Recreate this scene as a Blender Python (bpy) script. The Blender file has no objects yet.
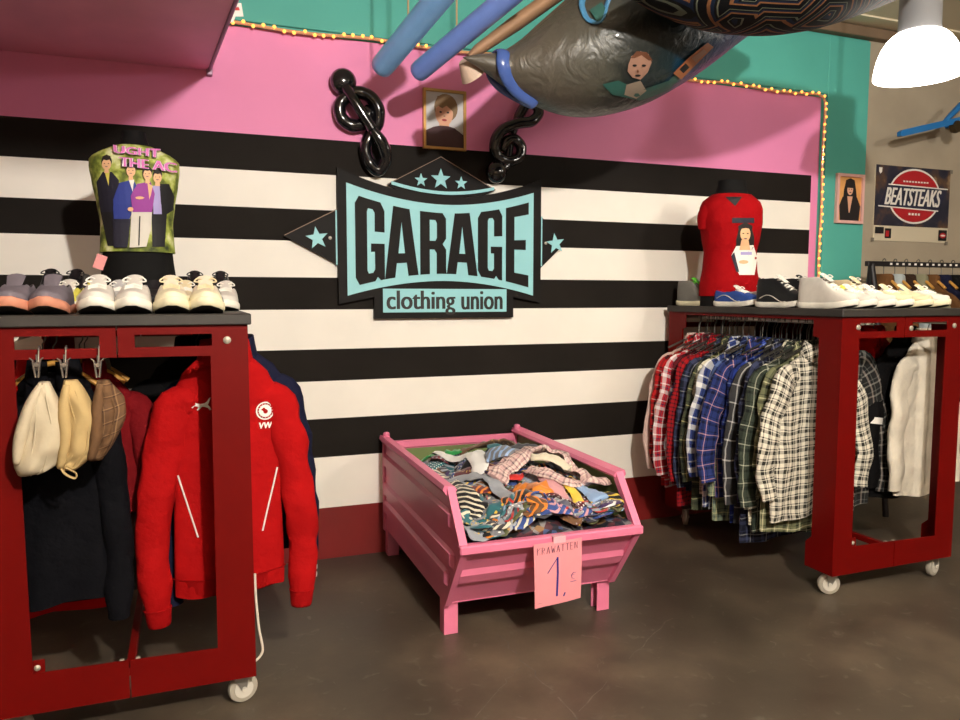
import bpy, bmesh, math, random
from math import sin, cos, pi, sqrt, radians, atan2, exp
from mathutils import Vector, Matrix, noise
from mathutils.geometry import delaunay_2d_cdt
from mathutils.bvhtree import BVHTree

SC = bpy.context.scene
COL = SC.collection
random.seed(7)

# ------------------------------------------------------------------ camera
F_PX, YAW, PITCH, ROLL, CAM_H = 760.0, 0.3681, 0.0847, 0.0008, 1.30
_fw = Vector((sin(YAW) * cos(PITCH), cos(YAW) * cos(PITCH), -sin(PITCH)))
_r0 = Vector((cos(YAW), -sin(YAW), 0))
_u0 = _r0.cross(_fw)
_rt = _r0 * cos(ROLL) + _u0 * sin(ROLL)
_up = _rt.cross(_fw)
cam_d = bpy.data.cameras.new('camera')
cam = bpy.data.objects.new('camera', cam_d)
COL.objects.link(cam)
cam_d.sensor_width = 36.0
cam_d.lens = F_PX / 960 * 36.0
cam_d.clip_start = 0.02
cam.matrix_world = Matrix(((_rt.x, _up.x, -_fw.x, 0), (_rt.y, _up.y, -_fw.y, 0), (_rt.z, _up.z, -_fw.z, CAM_H), (0, 0, 0, 1)))
SC.camera = cam


def at(px, py, Y):
    """the point of the vertical plane y = Y seen at this spot of the photograph"""
    d = _rt * ((px - 480) / F_PX) - _up * ((py - 360) / F_PX) + _fw
    return Vector((0, 0, CAM_H)) + d * (Y / d.y)


# ------------------------------------------------------------------ materials
def srgb(r, g, b):
    f = lambda c: (c / 255 / 12.92) if c / 255 <= 0.04045 else ((c / 255 + 0.055) / 1.055) ** 2.4
    return (f(r), f(g), f(b), 1.0)


def new_mat(name):
    m = bpy.data.materials.new(name)
    m.use_nodes = True
    nt = m.node_tree
    return m, nt, nt.nodes['Principled BSDF']


def link(nt, a, b):
    nt.links.new(a, b)


def node(nt, t, **kw):
    n = nt.nodes.new(t)
    for k, v in kw.items():
        setattr(n, k, v)
    return n


def math_node(nt, op, a, b=None, c=None):
    n = nt.nodes.new('ShaderNodeMath')
    n.operation = op
    for i, v in enumerate((a, b, c)):
        if v is None:
            continue
        if isinstance(v, (int, float)):
            n.inputs[i].default_value = v
        else:
            nt.links.new(v, n.inputs[i])
    return n.outputs[0]


def add_bump(nt, p, scale, strength, dist=0.002, detail=4, coord='Object'):
    tc = node(nt, 'ShaderNodeTexCoord')
    nz = node(nt, 'ShaderNodeTexNoise')
    nz.inputs['Scale'].default_value = scale
    nz.inputs['Detail'].default_value = detail
    link(nt, tc.outputs[coord], nz.inputs['Vector'])
    b = node(nt, 'ShaderNodeBump')
    b.inputs['Strength'].default_value = strength
    b.inputs['Distance'].default_value = dist
    link(nt, nz.outputs['Fac'], b.inputs['Height'])
    link(nt, b.outputs['Normal'], p.inputs['Normal'])


def ramp(nt, fac, stops, mode='LINEAR'):
    r = node(nt, 'ShaderNodeValToRGB')
    r.color_ramp.interpolation = mode
    e = r.color_ramp.elements
    e[0].position, e[0].color = stops[0]
    e[1].position, e[1].color = stops[1]
    for p, c in stops[2:]:
        x = e.new(p)
        x.color = c
    link(nt, fac, r.inputs[0])
    return r.outputs[0]


def mat(name, col, rough=0.6, metal=0.0, spec=0.5, bump=None, vary=0.0, vscale=6.0, sheen=0.0, coat=0.0, emit=None, estr=0.0):
    m, nt, p = new_mat(name)
    p.inputs['Base Color'].default_value = col
    p.inputs['Roughness'].default_value = rough
    p.inputs['Metallic'].default_value = metal
    p.inputs['Specular IOR Level'].default_value = spec
    p.inputs['Sheen Weight'].default_value = sheen
    p.inputs['Coat Weight'].default_value = coat
    if emit:
        p.inputs['Emission Color'].default_value = emit
        p.inputs['Emission Strength'].default_value = estr
    if vary:
        tc = node(nt, 'ShaderNodeTexCoord')
        nz = node(nt, 'ShaderNodeTexNoise')
        nz.inputs['Scale'].default_value = vscale
        nz.inputs['Detail'].default_value = 5
        link(nt, tc.outputs['Object'], nz.inputs['Vector'])
        lo = tuple(max(0, c * (1 - vary)) for c in col[:3]) + (1,)
        hi = tuple(min(1, c * (1 + vary)) for c in col[:3]) + (1,)
        link(nt, ramp(nt, nz.outputs['Fac'], [(0.3, lo), (0.7, hi)]), p.inputs['Base Color'])
    if bump:
        add_bump(nt, p, *bump)
    return m


def cloth(name, col, rough=0.85, vary=0.12, vscale=9, bump=(13, 0.8, 0.02)):
    return mat(name, col, rough, spec=0.1, vary=vary, vscale=vscale, bump=bump)


def plaid(name, ustops, vstops, pu=0.08, pv=None, rough=0.85):
    """woven check: two sets of coloured bands across the cloth's own u and v"""
    m, nt, p = new_mat(name)
    pv = pv or pu
    uv = node(nt, 'ShaderNodeUVMap')
    s = node(nt, 'ShaderNodeSeparateXYZ')
    link(nt, uv.outputs[0], s.inputs[0])
    # a little wobble so that the bands follow the folds
    nz = node(nt, 'ShaderNodeTexNoise')
    nz.inputs['Scale'].default_value = 7
    link(nt, uv.outputs[0], nz.inputs['Vector'])
    w = math_node(nt, 'MULTIPLY', math_node(nt, 'SUBTRACT', nz.outputs['Fac'], 0.5), 0.03)
    fu = math_node(nt, 'FRACT', math_node(nt, 'DIVIDE', math_node(nt, 'ADD', s.outputs[0], w), pu))
    fv = math_node(nt, 'FRACT', math_node(nt, 'DIVIDE', math_node(nt, 'ADD', s.outputs[1], w), pv))
    cu = ramp(nt, fu, ustops, 'CONSTANT')
    cv = ramp(nt, fv, vstops, 'CONSTANT')
    mx = node(nt, 'ShaderNodeMixRGB')
    mx.inputs[0].default_value = 0.5
    link(nt, cu, mx.inputs[1])
    link(nt, cv, mx.inputs[2])
    link(nt, mx.outputs[0], p.inputs['Base Color'])
    p.inputs['Roughness'].default_value = rough
    p.inputs['Specular IOR Level'].default_value = 0.2
    add_bump(nt, p, 14, .8, .02, 5)
    return m


def tie_mat(name, kind, a, b, period=0.035, c=None):
    m, nt, p = new_mat(name)
    p.inputs['Roughness'].default_value = 0.55
    p.inputs['Specular IOR Level'].default_value = 0.35
    p.inputs['Sheen Weight'].default_value = 0.2
    if kind == 'plain':
        p.inputs['Base Color'].default_value = a
        add_bump(nt, p, 80, 0.3)
        return m
    uv = node(nt, 'ShaderNodeUVMap')
    s = node(nt, 'ShaderNodeSeparateXYZ')
    link(nt, uv.outputs[0], s.inputs[0])
    if kind == 'stripes':
        f = math_node(nt, 'FRACT', math_node(nt, 'DIVIDE', math_node(nt, 'ADD', s.outputs[0], s.outputs[1]), period))
        col = ramp(nt, f, [(0.0, a), (0.62, b)] + ([(0.8, c)] if c else []), 'CONSTANT')
    elif kind == 'dots':
        fu = math_node(nt, 'SUBTRACT', math_node(nt, 'FRACT', math_node(nt, 'DIVIDE', s.outputs[0], period)), 0.5)
        fv = math_node(nt, 'SUBTRACT', math_node(nt, 'FRACT', math_node(nt, 'DIVIDE', s.outputs[1], period)), 0.5)
        d = math_node(nt, 'ADD', math_node(nt, 'MULTIPLY', fu, fu), math_node(nt, 'MULTIPLY', fv, fv))
        col = ramp(nt, d, [(0.0, b), (0.06, a)], 'CONSTANT')
    else:   # paisley blotches
        v = node(nt, 'ShaderNodeTexVoronoi')
        v.inputs['Scale'].default_value = 1.0 / period
        link(nt, uv.outputs[0], v.inputs['Vector'])
        col = ramp(nt, v.outputs['Distance'], [(0.0, b), (0.28, c or a), (0.42, a)], 'CONSTANT')
    link(nt, col, p.inputs['Base Color'])
    return m


# ------------------------------------------------------------------ mesh building
class MB:
    """collects shapes (in world or local coordinates) and links them as ONE mesh object"""

    def __init__(self):
        self.bm = bmesh.new()
        self.uv = self.bm.loops.layers.uv.new('UVMap')
        self.mats = []
        self.mi = 0

    def use(self, m):
        if m not in self.mats:
            self.mats.append(m)
        self.mi = self.mats.index(m)
        return self

    def face(self, vs, uvs=None):
        try:
            f = self.bm.faces.new(vs)
        except ValueError:
            return None
        f.material_index = self.mi
        if uvs:
            for l, c in zip(f.loops, uvs):
                l[self.uv].uv = c
        return f

    def box(self, c, s, rot=None, bevel=0.0):
        hx, hy, hz = s[0] / 2, s[1] / 2, s[2] / 2
        b = min(bevel, hx * .9, hy * .9, hz * .9)
        R = rot or Matrix.Identity(3)
        c = Vector(c)
        if b <= 0:
            v = [self.bm.verts.new(c + R @ Vector((x * hx, y * hy, z * hz))) for x in (-1, 1) for y in (-1, 1) for z in (-1, 1)]
            for q in ((0, 1, 3, 2), (4, 6, 7, 5), (0, 4, 5, 1), (2, 3, 7, 6), (0, 2, 6, 4), (1, 5, 7, 3)):
                self.face([v[i] for i in q])
            return self
        pts = []
        for x in (-1, 1):
            for y in (-1, 1):
                for z in (-1, 1):
                    for k in range(3):
                        o = [hx - b, hy - b, hz - b]
                        o[k] += b
                        pts.append(c + R @ Vector((x * o[0], y * o[1], z * o[2])))
        tmp = bmesh.new()
        vs = [tmp.verts.new(p) for p in pts]
        bmesh.ops.convex_hull(tmp, input=vs)
        m = {}
        for v in tmp.verts:
            m[v] = self.bm.verts.new(v.co)
        for f in tmp.faces:
            self.face([m[v] for v in f.verts])
        tmp.free()
        return self

    def span(self, a, b, bevel=0.0):
        a, b = Vector(a), Vector(b)
        return self.box((a + b) / 2, [abs(b[i] - a[i]) for i in range(3)], None, bevel)

    def loft(self, rings, cap0=True, cap1=True, closed=True, uvs=None, loop=False):
        """rings: lists of points of one length; closed rings make a tube"""
        V = [[self.bm.verts.new(p) for p in r] for r in rings]
        n = len(V[0])
        m = len(V)
        for i in range(m if loop else m - 1):
            i2 = (i + 1) % m
            for j in range(n if closed else n - 1):
                k = (j + 1) % n
                q = None
                if uvs:
                    def U(a, b):
                        return uvs[a][b] if b < len(uvs[a]) else uvs[a][0]
                    q = [U(i, j), U(i, j + 1), U(i2, j + 1), U(i2, j)]
                self.face([V[i][j], V[i][k], V[i2][k], V[i2][j]], q)
        if closed and not loop:
            if cap0:
                self.face(list(reversed(V[0])))
            if cap1:
                self.face(V[-1])
        return self

    def tube(self, pts, r, seg=10, closed=False, flat=None, caps=True):
        pts = [Vector(p) for p in pts]
        n = len(pts)
        rs = r if isinstance(r, (list, tuple)) else [r] * n
        rings = []
        prev = None
        for i, p in enumerate(pts):
            a = pts[(i - 1) % n] if (closed or i > 0) else p
            b = pts[(i + 1) % n] if (closed or i < n - 1) else p
            t = (b - a).normalized()
            if prev is None:
                up = Vector((0, 0, 1)) if abs(t.z) < 0.9 else Vector((0, 1, 0))
                nn = t.cross(up).normalized()
            else:
                nn = (prev - t * prev.dot(t)).normalized()
            prev = nn
            bb = t.cross(nn)
            k = flat or 1.0
            rings.append([p + nn * (rs[i] * cos(2 * pi * j / seg)) + bb * (rs[i] * k * sin(2 * pi * j / seg)) for j in range(seg)])
        return self.loft(rings, caps, caps, loop=closed)

    def cyl(self, a, b, r, r2=None, seg=20):
        return self.tube([a, b], [r, r if r2 is None else r2], seg)

    def sphere(self, c, r, seg=16, rings=10, scale=(1, 1, 1)):
        c = Vector(c)
        R = []
        for i in range(rings + 1):
            th = pi * i / rings
            th = min(max(th, 0.02), pi - 0.02)
            R.append([c + Vector((r * scale[0] * sin(th) * cos(2 * pi * j / seg), r * scale[1] * sin(th) * sin(2 * pi * j / seg), -r * scale[2] * cos(th))) for j in range(seg)])
        return self.loft(R)

    def lathe(self, prof, c, axis='Z', seg=32, cap=True):
        c = Vector(c)
        R = []
        for rad, h in prof:
            rad = max(rad, 1e-4)
            ring = []
            for j in range(seg):
                a = 2 * pi * j / seg
                v = Vector((rad * cos(a), rad * sin(a), h))
                if axis == 'X':
                    v = Vector((v.z, v.x, v.y))
                elif axis == 'Y':
                    v = Vector((v.y, v.z, v.x))
                ring.append(c + v)
            R.append(ring)
        return self.loft(R, cap, cap)

    def flat(self, outlines, mapper, thick=0.0, res=None, nrm=None):
        """2D outlines (first outer, then holes) filled, mapped to 3D by mapper(u, v, d); d = depth behind the front"""
        V2, E2 = [], []
        loops = []
        for o in outlines:
            pts = [Vector(p) for p in o]
            if res:
                q = []
                for i, p in enumerate(pts):
                    b = pts[(i + 1) % len(pts)]
                    k = max(1, int((b - p).length / res))
                    q += [p.lerp(b, j / k) for j in range(k)]
                pts = q
            s = len(V2)
            V2 += pts
            E2 += [(s + i, s + (i + 1) % len(pts)) for i in range(len(pts))]
            loops.append(pts)
        if res:
            xs = [p.x for p in loops[0]]
            ys = [p.y for p in loops[0]]
            nx = int((max(xs) - min(xs)) / res)
            ny = int((max(ys) - min(ys)) / res)
            for i in range(1, nx):
                for j in range(1, ny):
                    V2.append(Vector((min(xs) + (i + .5 * (j % 2)) * res, min(ys) + j * res)))
        ov, oe, of, _, _, _ = delaunay_2d_cdt(V2, E2, [], 0, 1e-7)

        def inside(q):
            odd = False
            for lp_ in loops:
                j = len(lp_) - 1
                for i in range(len(lp_)):
                    a, c = lp_[i], lp_[j]
                    if (a.y > q.y) != (c.y > q.y) and q.x < (c.x - a.x) * (q.y - a.y) / (c.y - a.y) + a.x:
                        odd = not odd
                    j = i
            return odd
        of = [f for f in of if inside((ov[f[0]] + ov[f[1]] + ov[f[2]]) / 3)]
        front = [self.bm.verts.new(mapper(p.x, p.y, 0.0)) for p in ov]
        for f in of:
            self.face([front[i] for i in f], [tuple(ov[i]) for i in f])
        if thick:
            back = [self.bm.verts.new(mapper(p.x, p.y, thick)) for p in ov]
            for f in of:
                self.face([back[i] for i in reversed(f)])
            cnt = {}
            for f in of:
                for i in range(len(f)):
                    e = (f[i], f[(i + 1) % len(f)])
                    k = (min(e), max(e))
                    cnt.setdefault(k, []).append(e)
            for k, l in cnt.items():
                if len(l) == 1:
                    a, b = l[0]
                    self.face([front[b], front[a], back[a], back[b]])
        return self

    def build(self, name, material=None, parent=None, smooth=False, local=False, angle=40):
        me = bpy.data.meshes.new(name)
        if parent is not None and not local:
            self.bm.transform(Matrix.Translation(-Vector(parent_org(parent))))
        bmesh.ops.recalc_face_normals(self.bm, faces=self.bm.faces)
        self.bm.to_mesh(me)
        self.bm.free()
        ms = self.mats or ([material] if material else [])
        for m in ms:
            me.materials.append(m)
        if smooth:
            me.polygons.foreach_set('use_smooth', [True] * len(me.polygons))
            me.set_sharp_from_angle(angle=radians(angle))
        o = bpy.data.objects.new(name, me)
        COL.objects.link(o)
        if parent is not None:
            o.parent = parent
        return o


def parent_org(p):
    v = Vector((0, 0, 0))
    while p is not None:
        v += p.location
        p = p.parent
    return v


def tag(o, label, cat, group=None, kind=None):
    o['label'] = label
    o['category'] = cat
    if group:
        o['group'] = group
    if kind:
        o['kind'] = kind
    return o


def thing(name, label, cat, loc=(0, 0, 0), rotz=0.0, group=None):
    o = bpy.data.objects.new(name, None)
    COL.objects.link(o)
    o.location = loc
    o.rotation_euler = (0, 0, rotz)
    o.empty_display_size = 0.05
    return tag(o, label, cat, group)


def struct(mb, name, m=None, smooth=False):
    o = mb.build(name, m, None, smooth)
    o['kind'] = 'structure'
    return o


def copy_tree(o, parent=None):
    c = o.copy()
    COL.objects.link(c)
    if parent is not None:
        c.parent = parent
        c.matrix_parent_inverse = o.matrix_parent_inverse.copy()
    for ch in list(o.children):
        copy_tree(ch, c)
    return c


def catmull(pts, n=8, closed=False):
    P = [Vector(p) for p in pts]
    out = []
    m = len(P)
    for i in range(m if closed else m - 1):
        g = (lambda k: P[k % m]) if closed else (lambda k: P[min(max(k, 0), m - 1)])
        a, b, c, d = g(i - 1), g(i), g(i + 1), g(i + 2)
        for j in range(n):
            t = j / n
            out.append(0.5 * ((2 * b) + (c - a) * t + (2 * a - 5 * b + 4 * c - d) * t * t + (3 * b - a - 3 * c + d) * t ** 3))
    if not closed:
        out.append(P[-1].copy())
    return out


def interp(tab, x):
    """smooth lookup in [(x, v...), ...]"""
    if x <= tab[0][0]:
        return tab[0][1:]
    for a, b in zip(tab, tab[1:]):
        if x <= b[0]:
            t = (x - a[0]) / (b[0] - a[0])
            t = t * t * (3 - 2 * t) * 0.5 + t * 0.5
            return tuple(p + (q - p) * t for p, q in zip(a[1:], b[1:]))
    return tab[-1][1:]


_text_cache = {}


def text2d(s, shear=0.0):
    """triangles of a line of lettering, scaled to width 1 x height 1 box of its own bounds"""
    key = (s, shear)
    if key in _text_cache:
        return _text_cache[key]
    cu = bpy.data.curves.new('t', 'FONT')
    cu.body = s
    cu.shear = shear
    cu.resolution_u = 4
    ob = bpy.data.objects.new('t', cu)
    me = bpy.data.meshes.new_from_object(ob)
    bm = bmesh.new()
    bm.from_mesh(me)
    bmesh.ops.triangulate(bm, faces=bm.faces)
    xs = [v.co.x for v in bm.verts]
    ys = [v.co.y for v in bm.verts]
    x0, x1, y0, y1 = min(xs), max(xs), min(ys), max(ys)
    bm.verts.index_update()
    vs = [((v.co.x - x0) / (x1 - x0), (v.co.y - y0) / (y1 - y0)) for v in bm.verts]
    fs = [[v.index for v in f.verts] for f in bm.faces]
    bm.free()
    bpy.data.objects.remove(ob)
    bpy.data.curves.remove(cu)
    bpy.data.meshes.remove(me)
    _text_cache[key] = (vs, fs)
    return vs, fs


def put_text(mb, s, x, y, w, h, mapper, shear=0.0, weight=0.0):
    """lettering whose box starts at (x, y) with size (w, h); weight thickens it by overprinting sideways"""
    vs, fs = text2d(s, shear)
    offs = [0.0] if not weight else [-weight, -weight / 2, 0, weight / 2, weight]
    for k, o in enumerate(offs):
        V = [mb.bm.verts.new(mapper(x + o + u * w, y + v * h, -0.00005 * k)) for u, v in vs]
        for f in fs:
            mb.face([V[i] for i in f])
    return mb


def ray_map(o, lift=.002):
    """photo position -> the point of the object's surface seen there, lifted towards the viewer"""
    off = parent_org(o.parent) if o.parent else Vector((0, 0, 0))
    tree = BVHTree.FromPolygons([v.co + off for v in o.data.vertices], [list(p.vertices) for p in o.data.polygons])
    eye = Vector((0, 0, CAM_H))

    def f(u, v, d):
        for k in range(12):
            dr = (at(u, v, 1.0) - eye).normalized()
            h = tree.ray_cast(eye, dr)
            if h[0] is not None:
                n = h[1] if h[1].dot(dr) < 0 else -h[1]
                return h[0] + n * (lift - d)
            u, v = u + (f.c[0] - u) * .08, v + (f.c[1] - v) * .08
        return eye + dr * 3
    f.c = (480, 200)
    return f


def star_pts(cx, cy, r, n=5, inner=0.42, rot=pi / 2):
    return [(cx + (r if i % 2 == 0 else r * inner) * cos(rot + i * pi / n), cy + (r if i % 2 == 0 else r * inner) * sin(rot + i * pi / n)) for i in range(2 * n)]


def oval(cx, cy, rx, ry, n=20, a0=0.0):
    return [(cx + rx * cos(a0 + 2 * pi * i / n), cy + ry * sin(a0 + 2 * pi * i / n)) for i in range(n)]


def rect(x0, y0, x1, y1):
    return [(x0, y0), (x1, y0), (x1, y1), (x0, y1)]
# ================================================================== the setting
WALL = 3.696
M_pink = mat('pink_wall_paint', srgb(236, 142, 188), 0.55, spec=.25, bump=(40, 0.08, 0.002), vary=0.04, vscale=2)
M_black = mat('black_wall_paint', srgb(31, 27, 24), 0.75, spec=.12, bump=(40, 0.1, 0.002), vary=0.2, vscale=3)
M_white = mat('white_wall_paint', srgb(247, 241, 230), 0.6, spec=.25, bump=(40, 0.08, 0.002), vary=0.03, vscale=4)
M_plinth = mat('dark_red_plinth_paint', srgb(118, 22, 20), 0.5, bump=(30, 0.1, 0.002), vary=0.12, vscale=4)
M_teal = mat('teal_wall_paint', srgb(86, 172, 158), 0.55, spec=.2, bump=(30, 0.1, 0.002), vary=0.05, vscale=3)
M_beige = mat('beige_wall_paint', srgb(166, 153, 132), 0.75, bump=(14, 0.25, 0.004), vary=0.08, vscale=3)
M_ceil = mat('cream_ceiling_paint', srgb(226, 214, 186), 0.7, bump=(20, 0.1, 0.002))
M_brownw = mat('dull_brown_wall_paint', srgb(124, 108, 92), 0.8)
M_brown = mat('brown_strip', srgb(120, 98, 76), 0.7, vary=0.15)

# floor: dark polished concrete with pale scratches and a worn patch
m, nt, p = new_mat('dark_concrete_floor')
tc = node(nt, 'ShaderNodeTexCoord')
n1 = node(nt, 'ShaderNodeTexNoise')
n1.inputs['Scale'].default_value = 1.3
n1.inputs['Detail'].default_value = 7
n1.inputs['Roughness'].default_value = 0.62
link(nt, tc.outputs['Object'], n1.inputs['Vector'])
base = ramp(nt, n1.outputs['Fac'], [(0.3, srgb(50, 43, 36)), (0.48, srgb(70, 61, 51)), (0.7, srgb(102, 89, 74))])
n2 = node(nt, 'ShaderNodeTexNoise')
n2.inputs['Scale'].default_value = 16
n2.inputs['Detail'].default_value = 8
n2.inputs['Distortion'].default_value = 0.8
link(nt, tc.outputs['Object'], n2.inputs['Vector'])
fleck = ramp(nt, n2.outputs['Fac'], [(0.62, (0, 0, 0, 1)), (0.74, (0.6, 0.6, 0.6, 1))])
mx = node(nt, 'ShaderNodeMixRGB')
link(nt, fleck, mx.inputs[0])
link(nt, base, mx.inputs[1])
mx.inputs[2].default_value = srgb(104, 97, 88)
link(nt, mx.outputs[0], p.inputs['Base Color'])
link(nt, ramp(nt, n1.outputs['Fac'], [(0.3, (0.32, 0.32, 0.32, 1)), (0.7, (0.52, 0.52, 0.52, 1))]), p.inputs['Roughness'])
p.inputs['Specular IOR Level'].default_value = 0.35
bp = node(nt, 'ShaderNodeBump')
bp.inputs['Strength'].default_value = 0.12
bp.inputs['Distance'].default_value = 0.003
link(nt, n2.outputs['Fac'], bp.inputs['Height'])
link(nt, bp.outputs['Normal'], p.inputs['Normal'])
M_floor = m
M_scratch = mat('pale_floor_scratch', srgb(92, 85, 78), 0.6, vary=0.3, vscale=30)

b = MB()
b.use(M_floor).span((-3, -3, -0.1), (7, WALL + 0.2, 0))
b.use(M_scratch)


def scratch(pts, w):
    P = [Vector((x, y, 0.0006)) for x, y in pts]
    for a, c in zip(P, P[1:]):
        d = (c - a).normalized()
        n = Vector((-d.y, d.x, 0)) * w / 2
        b.face([b.bm.verts.new(q) for q in (a - n, c - n, c + n, a + n)])


def crack(p0, p1, w, n=14, jit=0.012):
    rnd = random.Random(int(p0[0] * 100))
    pts = [(p0[0] + (p1[0] - p0[0]) * i / n + rnd.uniform(-jit, jit), p0[1] + (p1[1] - p0[1]) * i / n + rnd.uniform(-jit, jit)) for i in range(n + 1)]
    for a, c in zip(pts, pts[1:]):
        if rnd.random() < 0.8:
            scratch([a, c], w * rnd.uniform(0.5, 1.2))


crack((1.09, 1.98), (1.08, 2.62), 0.005)
crack((1.10, 2.02), (1.79, 2.50), 0.0045)
crack((.80, 2.10), (1.12, 2.42), 0.004)
crack((2.0, 2.15), (2.03, 2.19), 0.006, 3)
crack((1.35, 2.32), (1.30, 2.20), 0.003, 6)
struct(b, 'floor')

# back wall: painted stripes
ZS = [(0, .257, M_plinth), (.257, .51, M_white), (.51, .70, M_black), (.70, .885, M_white), (.885, 1.04, M_black), (1.04, 1.232, M_white),
      (1.232, 1.385, M_black), (1.385, 1.557, M_white), (1.557, 1.705, M_black), (1.705, 1.872, M_white), (1.872, 2.036, M_black), (2.036, 2.508, M_pink)]
b = MB()


def wq(x0, x1, z0, z1, m):
    b.use(m)
    b.face([b.bm.verts.new(q) for q in ((x0, WALL, z0), (x1, WALL, z0), (x1, WALL, z1), (x0, WALL, z1))])


for z0, z1, m in ZS:
    wq(-3, 3.605, z0, z1, m)
wq(3.605, 3.66, 0, 2.508, M_pink)
wq(-3, 3.66, 2.508, 2.98, M_teal)
wq(3.66, 4.03, 0, 2.98, M_teal)
wq(4.03, 7, 0, 2.98, M_beige)
b.use(M_beige).span((-3, WALL + 0.002, 0), (7, WALL + 0.2, 2.98))
struct(b, 'wall_back')

# teal border boards, proud of the wall
b = MB()
b.span((-1.2, WALL - 0.014, 2.53), (3.70, WALL - 0.001, 2.875), 0.003)
b.span((3.70, WALL - 0.014, 0.0), (4.03, WALL - 0.001, 2.875), 0.003)
struct(b, 'trim_1', M_teal)
b = MB()
b.span((-3, WALL - 0.06, 2.885), (7, WALL - 0.001, 2.945), 0.004)
struct(b, 'trim_2', M_brown)  # brown strip along the top of the back wall

b = MB()
b.use(M_ceil).span((-3, -3, 2.95), (7, WALL + 0.2, 3.05))
for k in range(14):
    y = 3.5 - k * 0.42
    b.span((-3, y, 2.94), (7, y + 0.02, 2.951))
struct(b, 'ceiling')
b = MB()
b.span((-3.1, -3, 0), (-3, WALL + .2, 2.95))
struct(b, 'wall_left', M_brownw)
b = MB()
b.span((7, -3, 0), (7.1, WALL + .2, 2.95))
struct(b, 'wall_right', M_brownw)
b = MB()
b.span((-3, -3.1, 0), (7, -3, 2.95))
struct(b, 'wall_front', M_brownw)

# ------------------------------------------------------------------ pink canopy shelf, upper left
M_canopy = mat('pink_canopy_paint', srgb(224, 142, 172), 0.35, vary=0.1, vscale=3, bump=(5, 0.2, 0.004))
M_edge = mat('mauve_edge_strip', srgb(150, 120, 140), 0.4, metal=0.3)
t = thing('wall_canopy', 'pink painted canopy panel jutting from the wall above the left rack', 'canopy', (-0.4, WALL, 2.30))
b = MB()
P = [(-1.6, WALL - .002), (0.125, WALL - .002), (0.345, 1.00), (-1.6, 1.00)]
b.flat([P], lambda u, v, d: Vector((u, v, 2.298 + (WALL - v) * 0.03 + d)), 0.018)
b.build('panel', M_canopy, t)
b = MB()
b.tube([(0.127, WALL - .012, 2.297), (0.347, 1.00, 2.379)], 0.008, 8)
b.build('edge_strip', M_edge, t)
b = MB()
b.span((0.115, WALL - .03, 2.275), (0.14, WALL - .003, 2.315), 0.002)
b.build('wall_bracket', M_edge, t)

# red and white paper strip on the canopy's tip
M_paper = mat('white_paper', srgb(232, 226, 216), 0.7)
M_redink = mat('red_print', srgb(190, 50, 50), 0.7)
b = MB()
b.use(M_paper)
mp = lambda u, v, d: Vector((u, 3.10 + d, v))
b.flat([[(0.178, 2.345), (0.235, 2.352), (0.228, 2.40), (0.172, 2.392)]], mp, 0.002)
b.flat([[(0.176, 2.325), (0.196, 2.325), (0.206, 2.348), (0.184, 2.348)]], mp, 0.002)
b.use(M_redink)
b.flat([[(0.186, 2.35), (0.196, 2.352), (0.194, 2.362), (0.184, 2.36)]], lambda u, v, d: Vector((u, 3.0990, v)))
b.flat([[(0.206, 2.37), (0.222, 2.372), (0.218, 2.384), (0.203, 2.38)]], lambda u, v, d: Vector((u, 3.0990, v)))
o = b.build('paper_strip')
tag(o, 'small red and white paper strip stuck to the tip of the pink canopy', 'paper')

# ------------------------------------------------------------------ rope light round the pink field
M_ropetube = mat('clear_amber_tube', srgb(230, 170, 120), 0.25, coat=0.3)
M_bulb = mat('amber_bulb', srgb(255, 170, 80), 0.4, emit=(1.0, 0.34, 0.06, 1), estr=1.9)
t = thing('rope_light', 'amber rope light along the edge between pink paint and teal border', 'lights', (3.66, WALL - 0.02, 2.508))
rnd = random.Random(3)
path = []
x = 0.14
while x < 3.62:
    path.append(Vector((x, WALL - 0.030, 2.510 + 0.006 * sin(x * 9))))
    x += 0.045
path += [Vector((3.650, WALL - .030, 2.500)), Vector((3.664, WALL - .030, 2.47))]
z = 2.43
while z > 1.25:
    path.append(Vector((3.662 + 0.004 * sin(z * 11), WALL - .030, z)))
    z -= 0.045
b = MB()
b.tube(path, 0.0075, 8)
b.build('tube', M_ropetube, t, True)
nb = 0
for i, q in enumerate(path):
    if nb >= 100:
        break
    if q.z > 2.45 and 1.30 < q.x < 2.10:
        continue
    nb += 1
    b = MB()
    b.sphere((0, 0, 0), 0.0085, 8, 6)
    if nb == 1:
        b0 = b.build('bulb', M_bulb, t, True, local=True)
        o = b0
    else:
        b.bm.free()
        o = b0.copy()
        COL.objects.link(o)
        o.parent = t
    o.location = q - t.location + Vector((0.004 * rnd.uniform(-1, 1), -0.006, rnd.choice((-.006, .006)) if q.z > 2.45 else 0))
# ================================================================== the shop sign
SY = 3.664      # front face of the sign board
M_sign = mat('black_sign_board', srgb(25, 22, 21), 0.6, spec=.15, vary=0.2, vscale=5)
M_sblue = mat('light_blue_sign_paint', srgb(150, 212, 218), 0.5)
wm = lambda dy: (lambda u, v, d: Vector((u, SY + dy + d, v)))
t = thing('shop_sign', 'black and light blue garage clothing union sign with stars on striped wall', 'sign', (1.22, WALL, 1.18))
SX0, SX1, SXC = 0.686, 1.757, 1.222


def top_c(x, e, m):
    k = (x - SXC) / (SX1 - SXC)
    return m + (e - m) * abs(k) ** 1.9


def bot_c(x, e, m):
    k = (x - SXC) / (SX1 - SXC)
    return m + (e - m) * abs(k) ** 1.9


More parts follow.
